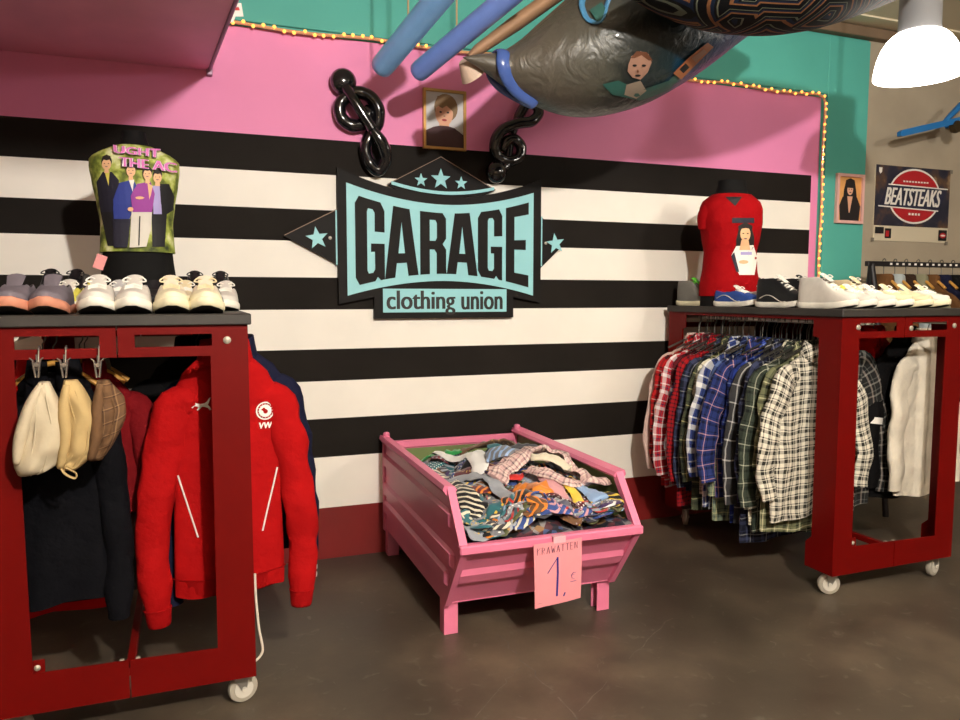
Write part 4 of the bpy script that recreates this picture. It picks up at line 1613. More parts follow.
for X, Y, rot, up, so, la, hi, kw, what in (
        (2.61, 3.47, .10, S_grey, S_csole, None, True, dict(lining=S_green, tongue=S_green), 'grey high top with bright green lining at the wall end of the right rack'),
        (2.725, 3.45, .05, S_cream, S_csole, None, False, {}, 'cream sneaker between the green lined high top and the red torso'),
        (2.60, 3.13, .12, S_blue, S_wsole, S_lace, False, dict(stripe=S_white, tongue=S_white), 'blue and white sneaker at the edge before the red torso'),
        (2.72, 3.10, .05, S_white, S_wsole, S_lace, False, dict(stripe=S_blue), 'white sneaker with blue stripe beside the blue one on the right rack'),
        (2.60, 2.82, .10, S_black, S_wsole, S_lace, True, dict(stripe=S_white, tongue=S_white), 'black and white high top at the edge of the right rack'),
        (2.72, 2.82, .02, S_black, S_wsole, S_white, True, dict(stripe=S_white, toe=S('dark_red_leather', 110, 26, 30)), 'black high top with dark red toe behind the black and white one'),
        (2.60, 2.553, .08, S_white, S_wsole, S_lace, True, dict(lining=S_black), 'big white high top at the front left corner of the right rack'),
        (2.715, 2.553, .0, S_white, S_wsole, S_lace, False, {}, 'white laced sneaker next to the big white high top on the right rack'),
        (2.825, 2.553, .0, S_white, S_wsole, S_lace, False, dict(stripe=S_silver), 'white sneaker with silver stripe in the middle of the right rack front'),
        (2.93, 2.553, -.03, S_cream, S_wsole, S_lace, False, {}, 'cream sneaker with white sole at the right rack front'),
        (3.04, 2.553, .03, S_cream, S_csole, None, False, {}, 'plain cream slip-on at the right rack front'),
        (3.15, 2.553, .0, S_white, S_csole, S_lace, False, dict(tongue=S_cream), 'white sneaker with cream tongue at the right end of the right rack'),
        (2.85, 2.90, .1, S_ice, S_wsole, S_lace, False, {}, 'pale blue grey sneaker in the second row of the right rack'),
        (2.95, 2.90, .0, S_white, S_csole, S_lace, False, dict(stripe=S_yellow), 'white sneaker with yellow stripe in the second row of the right rack'),
        (3.06, 2.90, .0, S_yellow, S_csole, None, False, {}, 'pale yellow slip-on in the second row of the right rack'),
        (3.16, 2.92, .0, S_cream, S_csole, S_lace, True, {}, 'cream high top in the second row of the right rack'),
        (2.86, 3.26, .0, S_black, S_black, S_black, True, {}, 'black laced boot at the back of the right rack')):
    shoe(what, X, Y, rot, up, so, la, hi, group=GR, **kw)
# ================================================================== display torsos
M_torso = mat('black_display_torso', srgb(18, 17, 17), 0.8, spec=.15)


class Torso:
    def __init__(self, t, Y, cx, rows, depth):
        self.Y = Y
        self.s = (at(cx + 50, 220, Y) - at(cx - 50, 220, Y)).length / 100
        self.c = at(cx, 220, Y).x
        self.rows = sorted([(at(cx, y, Y).z, hw * self.s * .94, depth * d) for y, hw, d in rows])
        self.cx = cx

    def sec(self, z, grow=0.0):
        w, d = interp(self.rows, z)
        return w + grow, d + grow

    def yf(self, x, z, grow=0.0, side=-1):
        w, d = self.sec(z, grow)
        c = min(1, abs(x) / w)
        k = (1 - c ** 2.2) ** (1 / 2.2)
        zc = self.rows[len(self.rows) // 2][0]
        return side * d * k

    def shell(self, b, z0, z1, grow, n=30, wav=0.0, ph=0.0, cap=True):
        R = []
        for i in range(n + 1):
            z = z0 + (z1 - z0) * i / n
            w, d = self.sec(z, grow)
            ring = []
            for j in range(40):
                a = 2 * pi * j / 40
                x = w * (abs(cos(a)) ** .85) * (1 if cos(a) >= 0 else -1)
                y = self.yf(x, z, grow, -1 if sin(a) < 0 else 1)
                f = wav * noise.noise(Vector((x * 14 + ph, z * 12, y * 9)))
                ring.append(Vector((self.c + x, self.Y + y + f * (1 if abs(sin(a)) > .3 else .3), z)))
            R.append(ring)
        b.loft(R, cap, cap)
        return b

    def pm(self, grow):
        """photo position -> point on the front of the chest"""
        def f(u, v, d):
            z = at(self.cx, v, self.Y).z
            x = (u - self.cx) * self.s
            return Vector((self.c + x, self.Y + self.yf(x, z, grow), z))
        return f


# ---- left torso
t = thing('display_torso', 'black display torso in a colourful printed top on the left rack', 'mannequin', (at(137, 220, 3.15).x, 3.15, 1.2455))
ROW = [(126, 9, .45), (132, 12.5, .5), (140, 13.5, .52), (147, 17, .6), (152, 28, .72), (157, 40, .82), (162, 44.5, .9), (170, 45, 1.0), (185, 42.5, 1.1), (205, 38.5, 1.05), (225, 35.5, .95), (245, 36.5, 1.0), (260, 38, 1.05), (280, 40.5, 1.15), (312, 41, 1.15)]
T1 = Torso(t, 3.15, 137, ROW, .098)
b = MB()
T1.shell(b, 1.2455, at(137, 133, 3.15).z, 0)
b.build('torso', M_torso, t, True, angle=80)
m, nt, p = new_mat('leafy_print_cloth')
tc = node(nt, 'ShaderNodeTexCoord')
nz = node(nt, 'ShaderNodeTexNoise')
nz.inputs['Scale'].default_value = 17
nz.inputs['Detail'].default_value = 4
link(nt, tc.outputs['Object'], nz.inputs['Vector'])
link(nt, ramp(nt, nz.outputs['Fac'], [(0.32, srgb(40, 50, 24)), (0.46, srgb(112, 124, 40)), (0.56, srgb(176, 186, 88)), (0.68, srgb(226, 226, 176))]), p.inputs['Base Color'])
p.inputs['Roughness'].default_value = 0.75
M_leafy = m
g0 = .010
zt, zb = at(137, 148, 3.15).z, at(137, 253, 3.15).z
b = MB()
T1.shell(b, zb, zt, g0, wav=.003)
top = b.build('printed_top', M_leafy, t, True, angle=80)
P_ = {n_: mat('print_' + n_, srgb(*c), .7) for n_, c in dict(pink=(222, 120, 190), white=(240, 234, 226), navy=(28, 26, 44), blue=(42, 58, 140), purple=(150, 60, 150), black=(20, 18, 22), pale=(214, 208, 196), skin=(232, 182, 138), hair=(30, 22, 18), lilac=(170, 160, 210), yellow=(212, 200, 90), violet=(86, 48, 98)).items()}
k_ = [0]


def lp():
    k_[0] += 1
    q = ray_map(top, .0014 + .0003 * k_[0])
    q.c = (138, 205)
    return q


b = MB()
F = lambda m, pts, r=2.2: b.use(P_[m]).flat([pts], lp(), 0, r)
# four standing figures, back to front
def figure(hx, hy, r, jacket, jm, inner, im, legs, lm, hair='hair'):
    F(lm, legs)
    F(jm, jacket)
    F(im, inner)
    F('skin', [(hx - 2, hy + r), (hx + 2, hy + r), (hx + 2.4, hy + r + 4), (hx - 2.4, hy + r + 4)])
    F('hair', oval(hx, hy - 1.6, r * .95, r * 1.12, 14))
    F('skin', oval(hx, hy + 1, r * .82, r * 1.02, 14))
    F('hair', [(hx - r * .86, hy - r * .2), (hx - r * .7, hy - r * .65), (hx, hy - r * .5), (hx + r * .7, hy - r * .65), (hx + r * .86, hy - r * .2), (hx + r * .7, hy - r * 1.2), (hx, hy - r * 1.5), (hx - r * .7, hy - r * 1.2)])
    for s in (-1, 1):
        F('hair', oval(hx + s * r * .36, hy + .4, .55, .4, 6))
    F('violet', oval(hx, hy + r * .62, r * .28, .35, 6))


figure(107, 163.5, 5.6, [(97, 182), (103, 172), (112, 172), (119, 180), (121, 212), (101, 212)], 'navy', [(105, 172), (110, 172), (109, 186)], 'yellow', [(101, 212), (120, 212), (118, 246), (108, 246)], 'black')
figure(157, 177, 5.0, [(150, 190), (158, 184), (168, 184), (173, 196), (172, 210), (166, 214), (152, 214)], 'black', [(152, 186), (159, 185), (161, 214), (153, 214)], 'lilac', [(151, 213), (166, 213), (164, 247), (152, 247)], 'black')
figure(131, 171, 5.4, [(114, 200), (120, 183), (133, 180), (138, 188), (134, 208), (130, 219), (115, 219)], 'blue', [(129, 180), (134, 180), (133, 192)], 'white', [(114, 219), (131, 219), (128, 248), (115, 248)], 'navy')
figure(147, 174.5, 5.0, [(131, 196), (137, 184), (150, 182), (154, 194), (151, 212), (133, 212)], 'purple', [(147, 183), (152, 186), (149, 200)], 'skin', [(132, 211), (151, 211), (150, 230), (146, 247), (130, 248), (131, 230)], 'pale')
F('skin', oval(131, 209, 3, 2.2, 8))
F('skin', oval(139.5, 198, 4.5, 1.6, 8))
F('black', [(139.4, 216), (140.6, 216), (139.6, 246), (138.4, 246)])
for txt, x, y, w, h in (('UGHT', 116, 155.5, 42, 7.0), ('THE AC', 121, 168, 51, 8.5)):
    for col, wt, e in (('violet', 1.4, 0), ('white', .9, 1), ('pink', .45, 2)):
        b.use(P_[col])
        k_[0] += 3
        mp0 = ray_map(top, .0014 + .0003 * k_[0])
        mp0.c = (138, 205)
        put_text(b, txt, x, 0, w, 1, lambda u, v, d, y=y, h=h, x=x: mp0(u, y - h * v + (u - x) * .10, d), weight=wt)
b.build('printed_figures', None, top)
b = MB()
b.use(mat('pink_tag_card', srgb(232, 150, 150), .6))
c = at(100, 262, 3.03)
b.box(c, (.035, .002, .052), Matrix.Rotation(.35, 3, 'Y'), .0008)
b.build('price_tag', None, t)

# ---- right torso
t = thing('display_torso', 'black display torso in a red printed T-shirt on the right rack', 'mannequin', (at(731, 240, 3.33).x, 3.33, 1.2455))
ROW = [(170, 9, .5), (177, 12, .55), (186, 12.5, .55), (193, 14, .62), (198, 21, .74), (203, 26.5, .9), (210, 28, 1.0), (222, 27, 1.12), (238, 24.5, 1.1), (252, 22.3, .95), (268, 23, .98), (285, 25.5, 1.08), (312, 26, 1.1)]
T2 = Torso(t, 3.33, 731, ROW, .105)
b = MB()
T2.shell(b, 1.2455, at(731, 181, 3.33).z, 0)
b.build('torso', M_torso, t, True, angle=80)
M_rtee = cloth('red_jersey_cloth', K(150, 7, 14), vary=.05)
b = MB()
T2.shell(b, at(731, 296, 3.33).z, at(731, 195, 3.33).z, .009, wav=.004, ph=3)
tee = b.build('red_tee', M_rtee, t, True, angle=80)
for s in (-1, 1):
    c = at(731 + s * 25, 207, 3.33)
    b = MB()
    b.tube(catmull([c + Vector((-s * .04, .0, -.004)), c + Vector((-s * .010, .0, -.022)), c + Vector((s * .000, .012, -.06)), c + Vector((-s * .010, .018, -.11))], 5), [.030, .032, .034, .036, .037, .037, .037, .036, .036, .035, .034, .033, .032, .031, .030, .028], 16, flat=1.1)
    b.build('short_sleeve', M_rtee, tee, True, angle=80)
k_[0] = 0


def lp():
    k_[0] += 1
    q = ray_map(tee, .0014 + .0003 * k_[0])
    q.c = (731, 245)
    return q


b = MB()
F = lambda m, pts, r=2.2: b.use(P_[m]).flat([[(x + 5, y) for x, y in pts]], lp(), 0, r)
F('black', [(720, 197), (737, 197), (730, 206)])
F('navy', rect(727, 218, 749, 223))
F('hair', [(731, 240), (734, 227), (740, 223), (746, 226), (749, 238), (748, 256), (731, 256)])
F('white', [(726, 256), (731, 246), (748, 245), (752, 258), (749, 275), (734, 275)])
F('navy', [(726, 256), (729, 252), (734, 272), (731, 272)])
F('skin', [(736, 240), (743, 240), (745, 250), (734, 250)])
F('skin', oval(740, 234, 5, 7.5, 16))
F('hair', [(734, 236), (736, 229), (740, 228), (745, 229), (746, 236), (747, 226), (740, 222), (733, 226)])
for s in (-1, 1):
    F('hair', oval(740 + s * 2.1, 233.5, 1, .6, 6))
F('violet', oval(740, 238.5, 1.5, .6, 6))
F('skin', oval(738, 262, 5, 2, 8))
F('lilac', rect(735, 252, 746, 255))
b.build('printed_figure', None, tee)
# ================================================================== pink steel bin of neckties
M_bpink = mat('pink_steel', srgb(226, 122, 154), 0.42, vary=.05, vscale=4, bump=(20, .06, .002))
M_bgreen = mat('olive_green_steel', srgb(108, 122, 72), 0.5, vary=.15, vscale=5)
BX0, BX1 = .895, 1.612
t = thing('steel_bin', 'pink steel stacking bin on four legs heaped with neckties', 'bin', (1.25, 3.1, 0))
side = [(3.672, .135), (2.655, .135), (2.455, .405), (2.612, .590), (3.672, .590)]
for sx, sgn in ((BX0, 1), (BX1, -1)):
    b = MB()
    b.use(M_bpink)
    b.flat([side], lambda u, v, d: Vector((sx - sgn * 0 + sgn * d, u, v)), 0.004)
    o = b.build('side_panel', None, t)
    b = MB()
    b.use(M_bgreen)
    ins = [(3.66, .145), (2.665, .145), (2.475, .405), (2.62, .575), (3.66, .575)]
    b.flat([ins], lambda u, v, d: Vector((sx + sgn * (.0045 + d), u, v)), 0.002)
    b.build('inner_face', None, o)
    # pressed ribs
    b = MB()
    for z, y0 in ((.480, 2.545), (.335, 2.535), (.245, 2.60)):
        r = [(-.001, -.034), (.014, -.022), (.014, .022), (-.001, .034)]
        b.loft([[Vector((sx - sgn * q[0] * k, y + dy, z + q[1])) for q in r] for y, dy, k in ((y0, 0, .1), (y0, .03, 1), (3.64, 0, 1), (3.665, 0, .1))])
    b.build('rib', M_bpink, o)
    # folded rail along the top, sloping edge strip, corner post
    b = MB()
    r = [(.006, .574), (-.012, .566), (-.026, .586), (-.020, .604), (.020, .597), (.030, .584), (.022, .574)]
    b.loft([[Vector((sx + sgn * q[0], y, q[1])) for q in r] for y in (2.598, 3.68)])
    b.build('top_rail', M_bpink, t)
    b = MB()
    b.flat([[(2.440, .405), (2.598, .597), (2.632, .590), (2.470, .392)]], lambda u, v, d: Vector((sx - sgn * .010 + sgn * d, u, v)), .030)
    b.flat([[(2.640, .128), (2.436, .405), (2.462, .405), (2.664, .135)]], lambda u, v, d: Vector((sx - sgn * .006 + sgn * d, u, v)), .024)
    b.build('edge_strip', M_bpink, t)
    b = MB()
    b.span((sx - sgn * .010, 3.65, .12), (sx + sgn * .024, 3.684, .60), .003)
    b.cyl((sx + sgn * .006, 3.655, .588), (sx + sgn * .006, 3.655, 0.612), .017, seg=16)
    b.sphere((sx + sgn * .006, 3.655, 0.612), .017, 14, 8, (1, 1, .6))
    b.build('corner_post', M_bpink, t, True, angle=35)
# front panel: slopes outward, one pressed rib
f0, f1 = Vector((0, 2.655, .135)), Vector((0, 2.452, .405))
dirv = (f1 - f0).normalized()
nrm = Vector((0, -dirv.z, dirv.y)) * -1
nrm = Vector((0, -.80, -.60))
fm = lambda lift: (lambda u, v, d: Vector((u, 0, 0)) + f0 + (f1 - f0) * v + nrm * (lift - d))
b = MB()
b.use(M_bpink).flat([rect(BX0, 0, BX1, 1)], fm(0), .004)
o = b.build('front_panel', None, t)
b = MB()
b.loft([[fm(l)(x, v, 0) for v, l in ((.36, -.001), (.42, .013), (.56, .013), (.63, -.001))] for x in (BX0 + .02, BX1 - .02)])
b.build('rib', M_bpink, o)
b = MB()
b.use(M_bgreen).flat([rect(BX0 + .006, .02, BX1 - .006, .98)], fm(-.006), .002)
b.build('inner_face', None, o)
b = MB()
b.span((BX0 - .012, 2.436, .388), (BX1 + .012, 2.474, .422), .005)
b.build('front_rim', M_bpink, t)
b = MB()
b.span((BX0, 3.664, .135), (BX1, 3.670, .545), .001)
b.span((BX0, 3.655, .535), (BX1, 3.680, .572), .004)
o = b.build('rear_panel', M_bpink, t)
b = MB()
b.span((BX0 + .006, 3.658, .15), (BX1 - .006, 3.662, .53))
b.build('inner_face', M_bgreen, o)
MB().span((BX0, 2.655, .130), (BX1, 3.668, .137)).build('floor_plate', M_bpink, t)
for x, y in ((BX0 + .028, 2.70), (BX1 - .028, 2.70), (BX0 + .028, 3.645), (BX1 - .028, 3.645)):
    b = MB()
    s = 1 if x < 1.2 else -1
    b.span((x - s * .028, y - .026, 0.0), (x - s * .022, y + .026, .135), .001)
    b.span((x - s * .028, y - .028, 0.0), (x + s * .028, y - .022, .135), .001)
    b.span((x - s * .028, y + .022, 0.0), (x + s * .028, y + .028, .135), .001)
    b.build('leg', M_bpink, t)
b = MB()
b.lathe([(.0095, 0), (.0095, -.001), (.001, -.001)], fm(.0015)(BX1 - .055, .50, 0), 'Y', 14)
b.build('rivet_hole', M_black, t, True)

# handwritten paper sign on the front rim
M_signp = mat('pink_sign_paper', srgb(240, 150, 158), .65, vary=.04, vscale=8)
M_pen = mat('blue_marker', srgb(44, 40, 130), .5)
M_pen2 = mat('dark_purple_pen', srgb(70, 34, 66), .5)
t = thing('price_sign', 'pink handwritten paper sign krawatten 1 euro taped to the bin front', 'sign', (1.262, 2.43, .40))
PX0, PX1, PZ0, PZ1 = 1.158, 1.356, .163, .409
yp = lambda x, z: 2.4265 + (.012 * ((PZ1 - z) / .25) ** 2) - .004 * sin((x - PX0) / .2 * pi)
pm_ = lambda lift: (lambda u, v, d: Vector((u, yp(u, v) - lift + d, v)))
b = MB()
b.use(M_signp).flat([[(PX0, PZ1 - .006), (PX1 - .004, PZ1), (PX1, PZ0 + .012), (PX1 - .06, PZ0 + .006), (PX0 + .045, PZ0 - .001), (PX0 + .012, PZ0 - .006)]], pm_(0), .0012, .03)
b.build('sheet', None, t, True)
b = MB()
def pen(pts, w, m, l=.0016):
    b.use(m)
    b.tube([Vector((x, yp(x, z) - l, z)) for x, z in catmull2(pts)], w, 6, flat=.3)
def catmull2(pts):
    out = []
    for a, c in zip(pts, pts[1:]):
        for i in range(5):
            out.append((a[0] + (c[0] - a[0]) * i / 5, a[1] + (c[1] - a[1]) * i / 5))
    out.append(pts[-1])
    return out
# KRAWATTEN as pen strokes
ltr = dict(K=[[(0, 0), (0, 1)], [(.7, 1), (.05, .5), (.75, 0)]], R=[[(0, 0), (0, 1), (.6, .85), (.55, .55), (.02, .5), (.7, 0)]], A=[[(0, 0), (.35, 1), (.7, 0)], [(.12, .38), (.58, .38)]],
           W=[[(0, 1), (.2, 0), (.42, .7), (.62, 0), (.85, 1)]], T=[[(.36, 0), (.36, 1)], [(0, 1), (.75, 1)]], E=[[(.6, 1), (0, 1), (0, 0), (.6, 0)], [(0, .52), (.5, .52)]], N=[[(0, 0), (0, 1), (.62, 0), (.62, 1)]])
lx_ = 1.172
for i, ch in enumerate('KRAWATTEN'):
    for st in ltr[ch]:
        pen([(lx_ + u * .0165, .3625 + i * .0012 + v * .026) for u, v in st], .0011, M_pen2)
    lx_ += .0185 if ch != 'W' else .021
pen([(1.214, .290), (1.252, .346), (1.253, .345)], .0030, M_pen)
pen([(1.252, .348), (1.255, .288), (1.2545, .198)], .0036, M_pen)
pen([(1.288, .208), (1.282, .194)], .0026, M_pen)
pen([(1.330, .280), (1.319, .281), (1.312, .272), (1.314, .260), (1.326, .255)], .0015, M_pen)
pen([(1.308, .271), (1.324, .272)], .0012, M_pen)
pen([(1.308, .246), (1.333, .248)], .0014, M_pen)
pen([(1.178, .176), (1.198, .178)], .0006, M_pen2)
b.build('handwriting', None, t, True)
b = MB()
b.span((1.235, 2.4225, .40), (1.285, 2.4245, .424), .0005)
b.span((1.235, 2.4235, .4222), (1.285, 2.45, .4242), .0005)
b.build('tape', mat('glossy_clear_tape', srgb(246, 180, 190), .15, spec=.7), t)

# ================================================================== heap of neckties
def mound(x, y):
    u = (x - 1.27) / .36
    v = (y - 3.08) / .55
    z = .368 + .168 * exp(-(u * u * .75 + v * v * .8)) + .03 * sin(x * 17) * sin(y * 13) + .02 * noise.noise(Vector((x * 8, y * 8, 0)))
    # sinks to the walls
    z -= .05 * max(0, (y - 3.45) / .2)
    z += .035 * max(0, (2.78 - y) / .25)
    return z


m, nt, p = new_mat('mixed_tie_cloth')
tc = node(nt, 'ShaderNodeTexCoord')
vo = node(nt, 'ShaderNodeTexVoronoi')
vo.inputs['Scale'].default_value = 34
link(nt, tc.outputs['Object'], vo.inputs['Vector'])
sp = node(nt, 'ShaderNodeSeparateColor')
link(nt, vo.outputs['Color'], sp.inputs[0])
link(nt, ramp(nt, sp.outputs[0], [(0, K(26, 26, 40)), (.2, K(70, 30, 40)), (.35, K(40, 44, 60)), (.5, K(120, 118, 120)), (.65, K(24, 24, 26)), (.78, K(130, 96, 60)), (.9, K(60, 80, 120))], 'CONSTANT'), p.inputs['Base Color'])
p.inputs['Roughness'].default_value = .7
b = MB()
N1, N2 = 34, 44
g = [[None] * (N2 + 1) for _ in range(N1 + 1)]
rowsz = []
for j in range(N2 + 1):
    y = 2.475 + (3.652 - 2.475) * j / N2
    rowsz.append([Vector((BX0 + .012 + (BX1 - BX0 - .024) * i / N1, y, mound(BX0 + .012 + (BX1 - BX0 - .024) * i / N1, y) - .036 + .018 * noise.noise(Vector((i * .9, j * .9, 3))))) for i in range(N1 + 1)])
b.loft([r + [Vector((r[-1].x, r[-1].y, max(.142, .142 + 1.36 * max(0, 2.66 - r[0].y)))), Vector((r[0].x, r[0].y, max(.142, .142 + 1.36 * max(0, 2.66 - r[0].y))))] for r in rowsz])
o = b.build('necktie_heap', m, None, True, angle=70)
tag(o, 'deep layer of tangled neckties filling the pink steel bin', 'neckties', kind='stuff')

TC = dict(navy=(30, 34, 66), black=(22, 22, 26), charcoal=(62, 62, 68), silver=(150, 154, 162), grey=(112, 114, 120), maroon=(92, 26, 38), brown=(104, 72, 46), tan=(170, 134, 88), cream=(224, 214, 190), white=(232, 230, 226), blue=(52, 76, 140), sky=(140, 168, 206), green=(40, 140, 70), olive=(84, 86, 52), red=(196, 44, 40), orange=(224, 130, 40), yellow=(222, 190, 70), purple=(72, 52, 96), rose=(206, 150, 156), teal=(40, 100, 110))
used_t = set()
rnd = random.Random(23)
TM = {}


def tie_material(kind, a, c):
    k = (kind, a, c)
    if k not in TM:
        TM[k] = tie_mat('%s_%s_%s_tie' % (a, c, kind), kind, srgb(*TC[a]), srgb(*TC[c]) if c else None, {'stripes': .034, 'dots': .014, 'paisley': .022}.get(kind, .03))
    return TM[k]


def tie(kind, a, c, pts, w0, w1, label, lift=0.0, puff=.010, twist=0.0):
    m = tie_material(kind, a, c)
    P = catmull(pts, 6)
    n = len(P)
    rings, uv = [], []
    acc = 0
    for i, q in enumerate(P):
        a_, c_ = P[max(0, i - 1)], P[min(n - 1, i + 1)]
        tg = (c_ - a_).normalized()
        if i:
            acc += (q - P[i - 1]).length
        e = .012
        x, y = q.x, q.y
        nr = Vector((-(mound(x + e, y) - mound(x - e, y)) / (2 * e), -(mound(x, y + e) - mound(x, y - e)) / (2 * e), 1)).normalized()
        k = i / (n - 1)
        rv = Matrix.Rotation(twist * sin(k * 5 + pts[0][0] * 40), 3, tg)
        nr = rv @ nr
        bn = tg.cross(nr).normalized()
        nr = bn.cross(tg)
        w = w0 + (w1 - w0) * k
        if k > .94:
            w *= max(.08, (1 - k) / .06)
        h = puff * .8 * (w / .06) * .5 + .003
        ring, u2 = [], []
        q = q + Vector((noise.noise(q * 19 + Vector((7, 0, 0))), noise.noise(q * 19 + Vector((0, 9, 0))), 0)) * (.16 * w) + Vector((0, 0, .10 * w * noise.noise(q * 27)))
        for j in range(12):
            an = 2 * pi * j / 12
            ww = .5 * w * cos(an) * (1 + .22 * noise.noise(Vector((q.x * 24, q.y * 24, an * .3))))
            fold_ = .35 * h * sin(an * 4 + k * 12) + .7 * h * noise.noise(Vector((q.x * 38 + an * .7, q.y * 38, k * 7)))
            cr = .14 * w * noise.noise(Vector((q.x * 30 + cos(an) * 1.6, q.y * 30, k * 9)))
            ring.append(q + bn * ww + nr * ((h + fold_) * sin(an) * (1 if sin(an) > 0 else .4) + cr))
            u2.append((ww, acc))
        rings.append(ring)
        uv.append(u2)
    b = MB()
    b.loft(rings, uvs=uv)
    o = b.build('necktie', m, None, True, angle=75)
    return tag(o, label, 'necktie', 'neckties in the pink bin')


def rpath(x, y, ang, n, step, curl, lift, jit=.35):
    pts = []
    for i in range(n):
        x1, y1 = x + cos(ang) * step, y + sin(ang) * step
        if not (BX0 + .055 < x1 < BX1 - .055) or not (2.485 < y1 < 3.59):
            ang += 2.2 * (1 if curl >= 0 else -1)
            x1, y1 = x + cos(ang) * step, y + sin(ang) * step
            x1 = min(max(x1, BX0 + .055), BX1 - .055)
            y1 = min(max(y1, 2.485), 3.59)
        x, y = x1, y1
        pts.append(Vector((x, y, mound(x, y) + lift + .013 * sin(i * 1.7 + x * 30) + rnd.uniform(0, .010))))
        ang += curl + rnd.uniform(-jit, jit)
    return pts


names = list(TC)
dark = ['navy', 'black', 'charcoal', 'maroon', 'brown', 'purple', 'teal', 'olive', 'blue', 'grey', 'silver']
lights = ['silver', 'white', 'cream', 'sky', 'yellow', 'tan', 'rose', 'red', 'orange']


def place_words(x, y):
    a = 'front' if y < 2.85 else ('back' if y > 3.28 else 'middle')
    c = 'left' if x < 1.13 else ('right' if x > 1.38 else 'centre')
    return '%s %s' % (a, c)


combos = [(kd, a, c) for a in dark for kd, c in [('stripes', l) for l in lights] + [('dots', l) for l in lights[:5]] + [('paisley', l) for l in lights[:6]] + [('plain', None)] if a != c]
rnd.shuffle(combos)
words = {'stripes': 'striped', 'dots': 'spotted', 'paisley': 'paisley', 'plain': 'plain'}
NT = 190
for i in range(NT):
    kd, a, c = combos[i]
    x, y = rnd.uniform(BX0 + .08, BX1 - .08), (rnd.uniform(2.56, 3.55) if i % 3 else rnd.uniform(2.485, 2.62))
    lift = .006 + .020 * i / NT
    pts = rpath(x, y, rnd.uniform(0, 2 * pi) if i % 3 else rnd.choice((0, pi)) + rnd.uniform(-.4, .4), rnd.randint(6, 10), rnd.uniform(.05, .08) * (1 if i % 3 else .6), rnd.uniform(-.5, .5) * (1 if i % 3 else .08), lift, .35 if i % 3 else .14)
    mp_ = pts[len(pts) // 2]
    lab = ('%s%s necktie at the %s of the heap in the bin' % (a + (' and ' + c + ' ' if c else ' '), words[kd], place_words(mp_.x, mp_.y)))
    tie(kd, a, c, pts, rnd.uniform(.04, .055), rnd.uniform(.07, .095), lab, twist=rnd.uniform(0, .7), puff=rnd.uniform(.006, .014))


def hz(x, y, l):
    return Vector((x, y, mound(x, y) + l))


# the ones that stand out
tie('plain', 'green', None, [hz(1.06, 3.50, .05), hz(1.11, 3.46, .062), hz(1.16, 3.41, .06), hz(1.22, 3.42, .055)], .035, .07, 'bright green necktie at the back of the heap', puff=.02)
tie('plain', 'green', 'green', [hz(.98, 3.34, .05), hz(1.02, 3.31, .06), hz(1.06, 3.29, .05)], .03, .06, 'second bright green necktie near the left rail of the bin', puff=.016)
tie('plain', 'white', None, [hz(1.08, 3.42, .06), hz(1.07, 3.30, .07), hz(1.10, 3.16, .07), hz(1.16, 3.05, .055), hz(1.14, 2.92, .05)], .045, .09, 'crumpled white necktie running down the left of the heap', puff=.012)
tie('plain', 'cream', None, [hz(.96, 3.45, .06), hz(1.02, 3.47, .07), hz(1.08, 3.40, .06)], .02, .03, 'thin cream necktie by the back left corner of the bin')
tie('plain', 'silver', None, [hz(1.00, 3.02, .05), hz(1.08, 2.95, .06), hz(1.13, 2.82, .06), hz(1.15, 2.68, .055), hz(1.17, 2.56, .04)], .05, .085, 'silver grey necktie reaching to the front rim', puff=.012)
tie('stripes', 'black', 'cream', [hz(.95, 2.98, .05), hz(.98, 2.86, .06), hz(1.00, 2.72, .055), hz(1.00, 2.58, .04)], .06, .09, 'black necktie with cream stripes at the front left corner of the heap', puff=.012)
tie('plain', 'orange', None, [hz(1.23, 2.74, .06), hz(1.26, 2.68, .07), hz(1.27, 2.60, .06), hz(1.25, 2.54, .045)], .05, .09, 'orange necktie in a lump at the front rim', puff=.03)
tie('plain', 'red', None, [hz(1.16, 2.86, .065), hz(1.22, 2.83, .07), hz(1.28, 2.80, .06)], .03, .05, 'bright red necktie just above the orange one', puff=.012)
tie('plain', 'rose', None, [hz(1.34, 2.78, .07), hz(1.35, 2.68, .065), hz(1.35, 2.58, .045)], .06, .075, 'rose beige necktie hanging towards the front rim', puff=.012)
tie('plain', 'yellow', None, [hz(1.40, 2.68, .06), hz(1.42, 2.62, .06), hz(1.41, 2.55, .04)], .03, .05, 'yellow necktie at the front rim right of the rose one', puff=.014)
tie('plain', 'sky', None, [hz(1.47, 2.68, .06), hz(1.48, 2.60, .06), hz(1.49, 2.535, .045)], .05, .08, 'sky blue necktie at the front right rim', puff=.014)
tie('plain', 'teal', 'teal', [hz(1.20, 3.02, .075), hz(1.26, 3.00, .095), hz(1.33, 3.0, .085), hz(1.37, 3.02, .07)], .05, .09, 'folded teal necktie bundle near the top of the heap', puff=.018)
tie('stripes', 'grey', 'sky', [hz(1.17, 2.96, .075), hz(1.23, 2.93, .10), hz(1.30, 2.93, .10), hz(1.36, 2.95, .08)], .06, .10, 'pale blue grey striped necktie bundle in the middle of the heap', puff=.022)
tie('plain', 'charcoal', 'grey', [hz(1.30, 3.16, .06), hz(1.36, 3.10, .10), hz(1.44, 3.06, .11), hz(1.50, 3.00, .09), hz(1.52, 2.92, .06)], .07, .12, 'dark grey loop of a wide necktie on top of the heap', puff=.02)
tie('paisley', 'brown', 'tan', [hz(1.20, 3.40, .05), hz(1.30, 3.38, .075), hz(1.42, 3.32, .08), hz(1.52, 3.26, .06)], .06, .11, 'brown and tan paisley necktie along the back of the heap', puff=.02)
tie('plain', 'tan', None, [hz(1.46, 3.24, .07), hz(1.52, 3.18, .09), hz(1.55, 3.10, .07)], .05, .09, 'tan necktie at the back right of the heap', puff=.02)
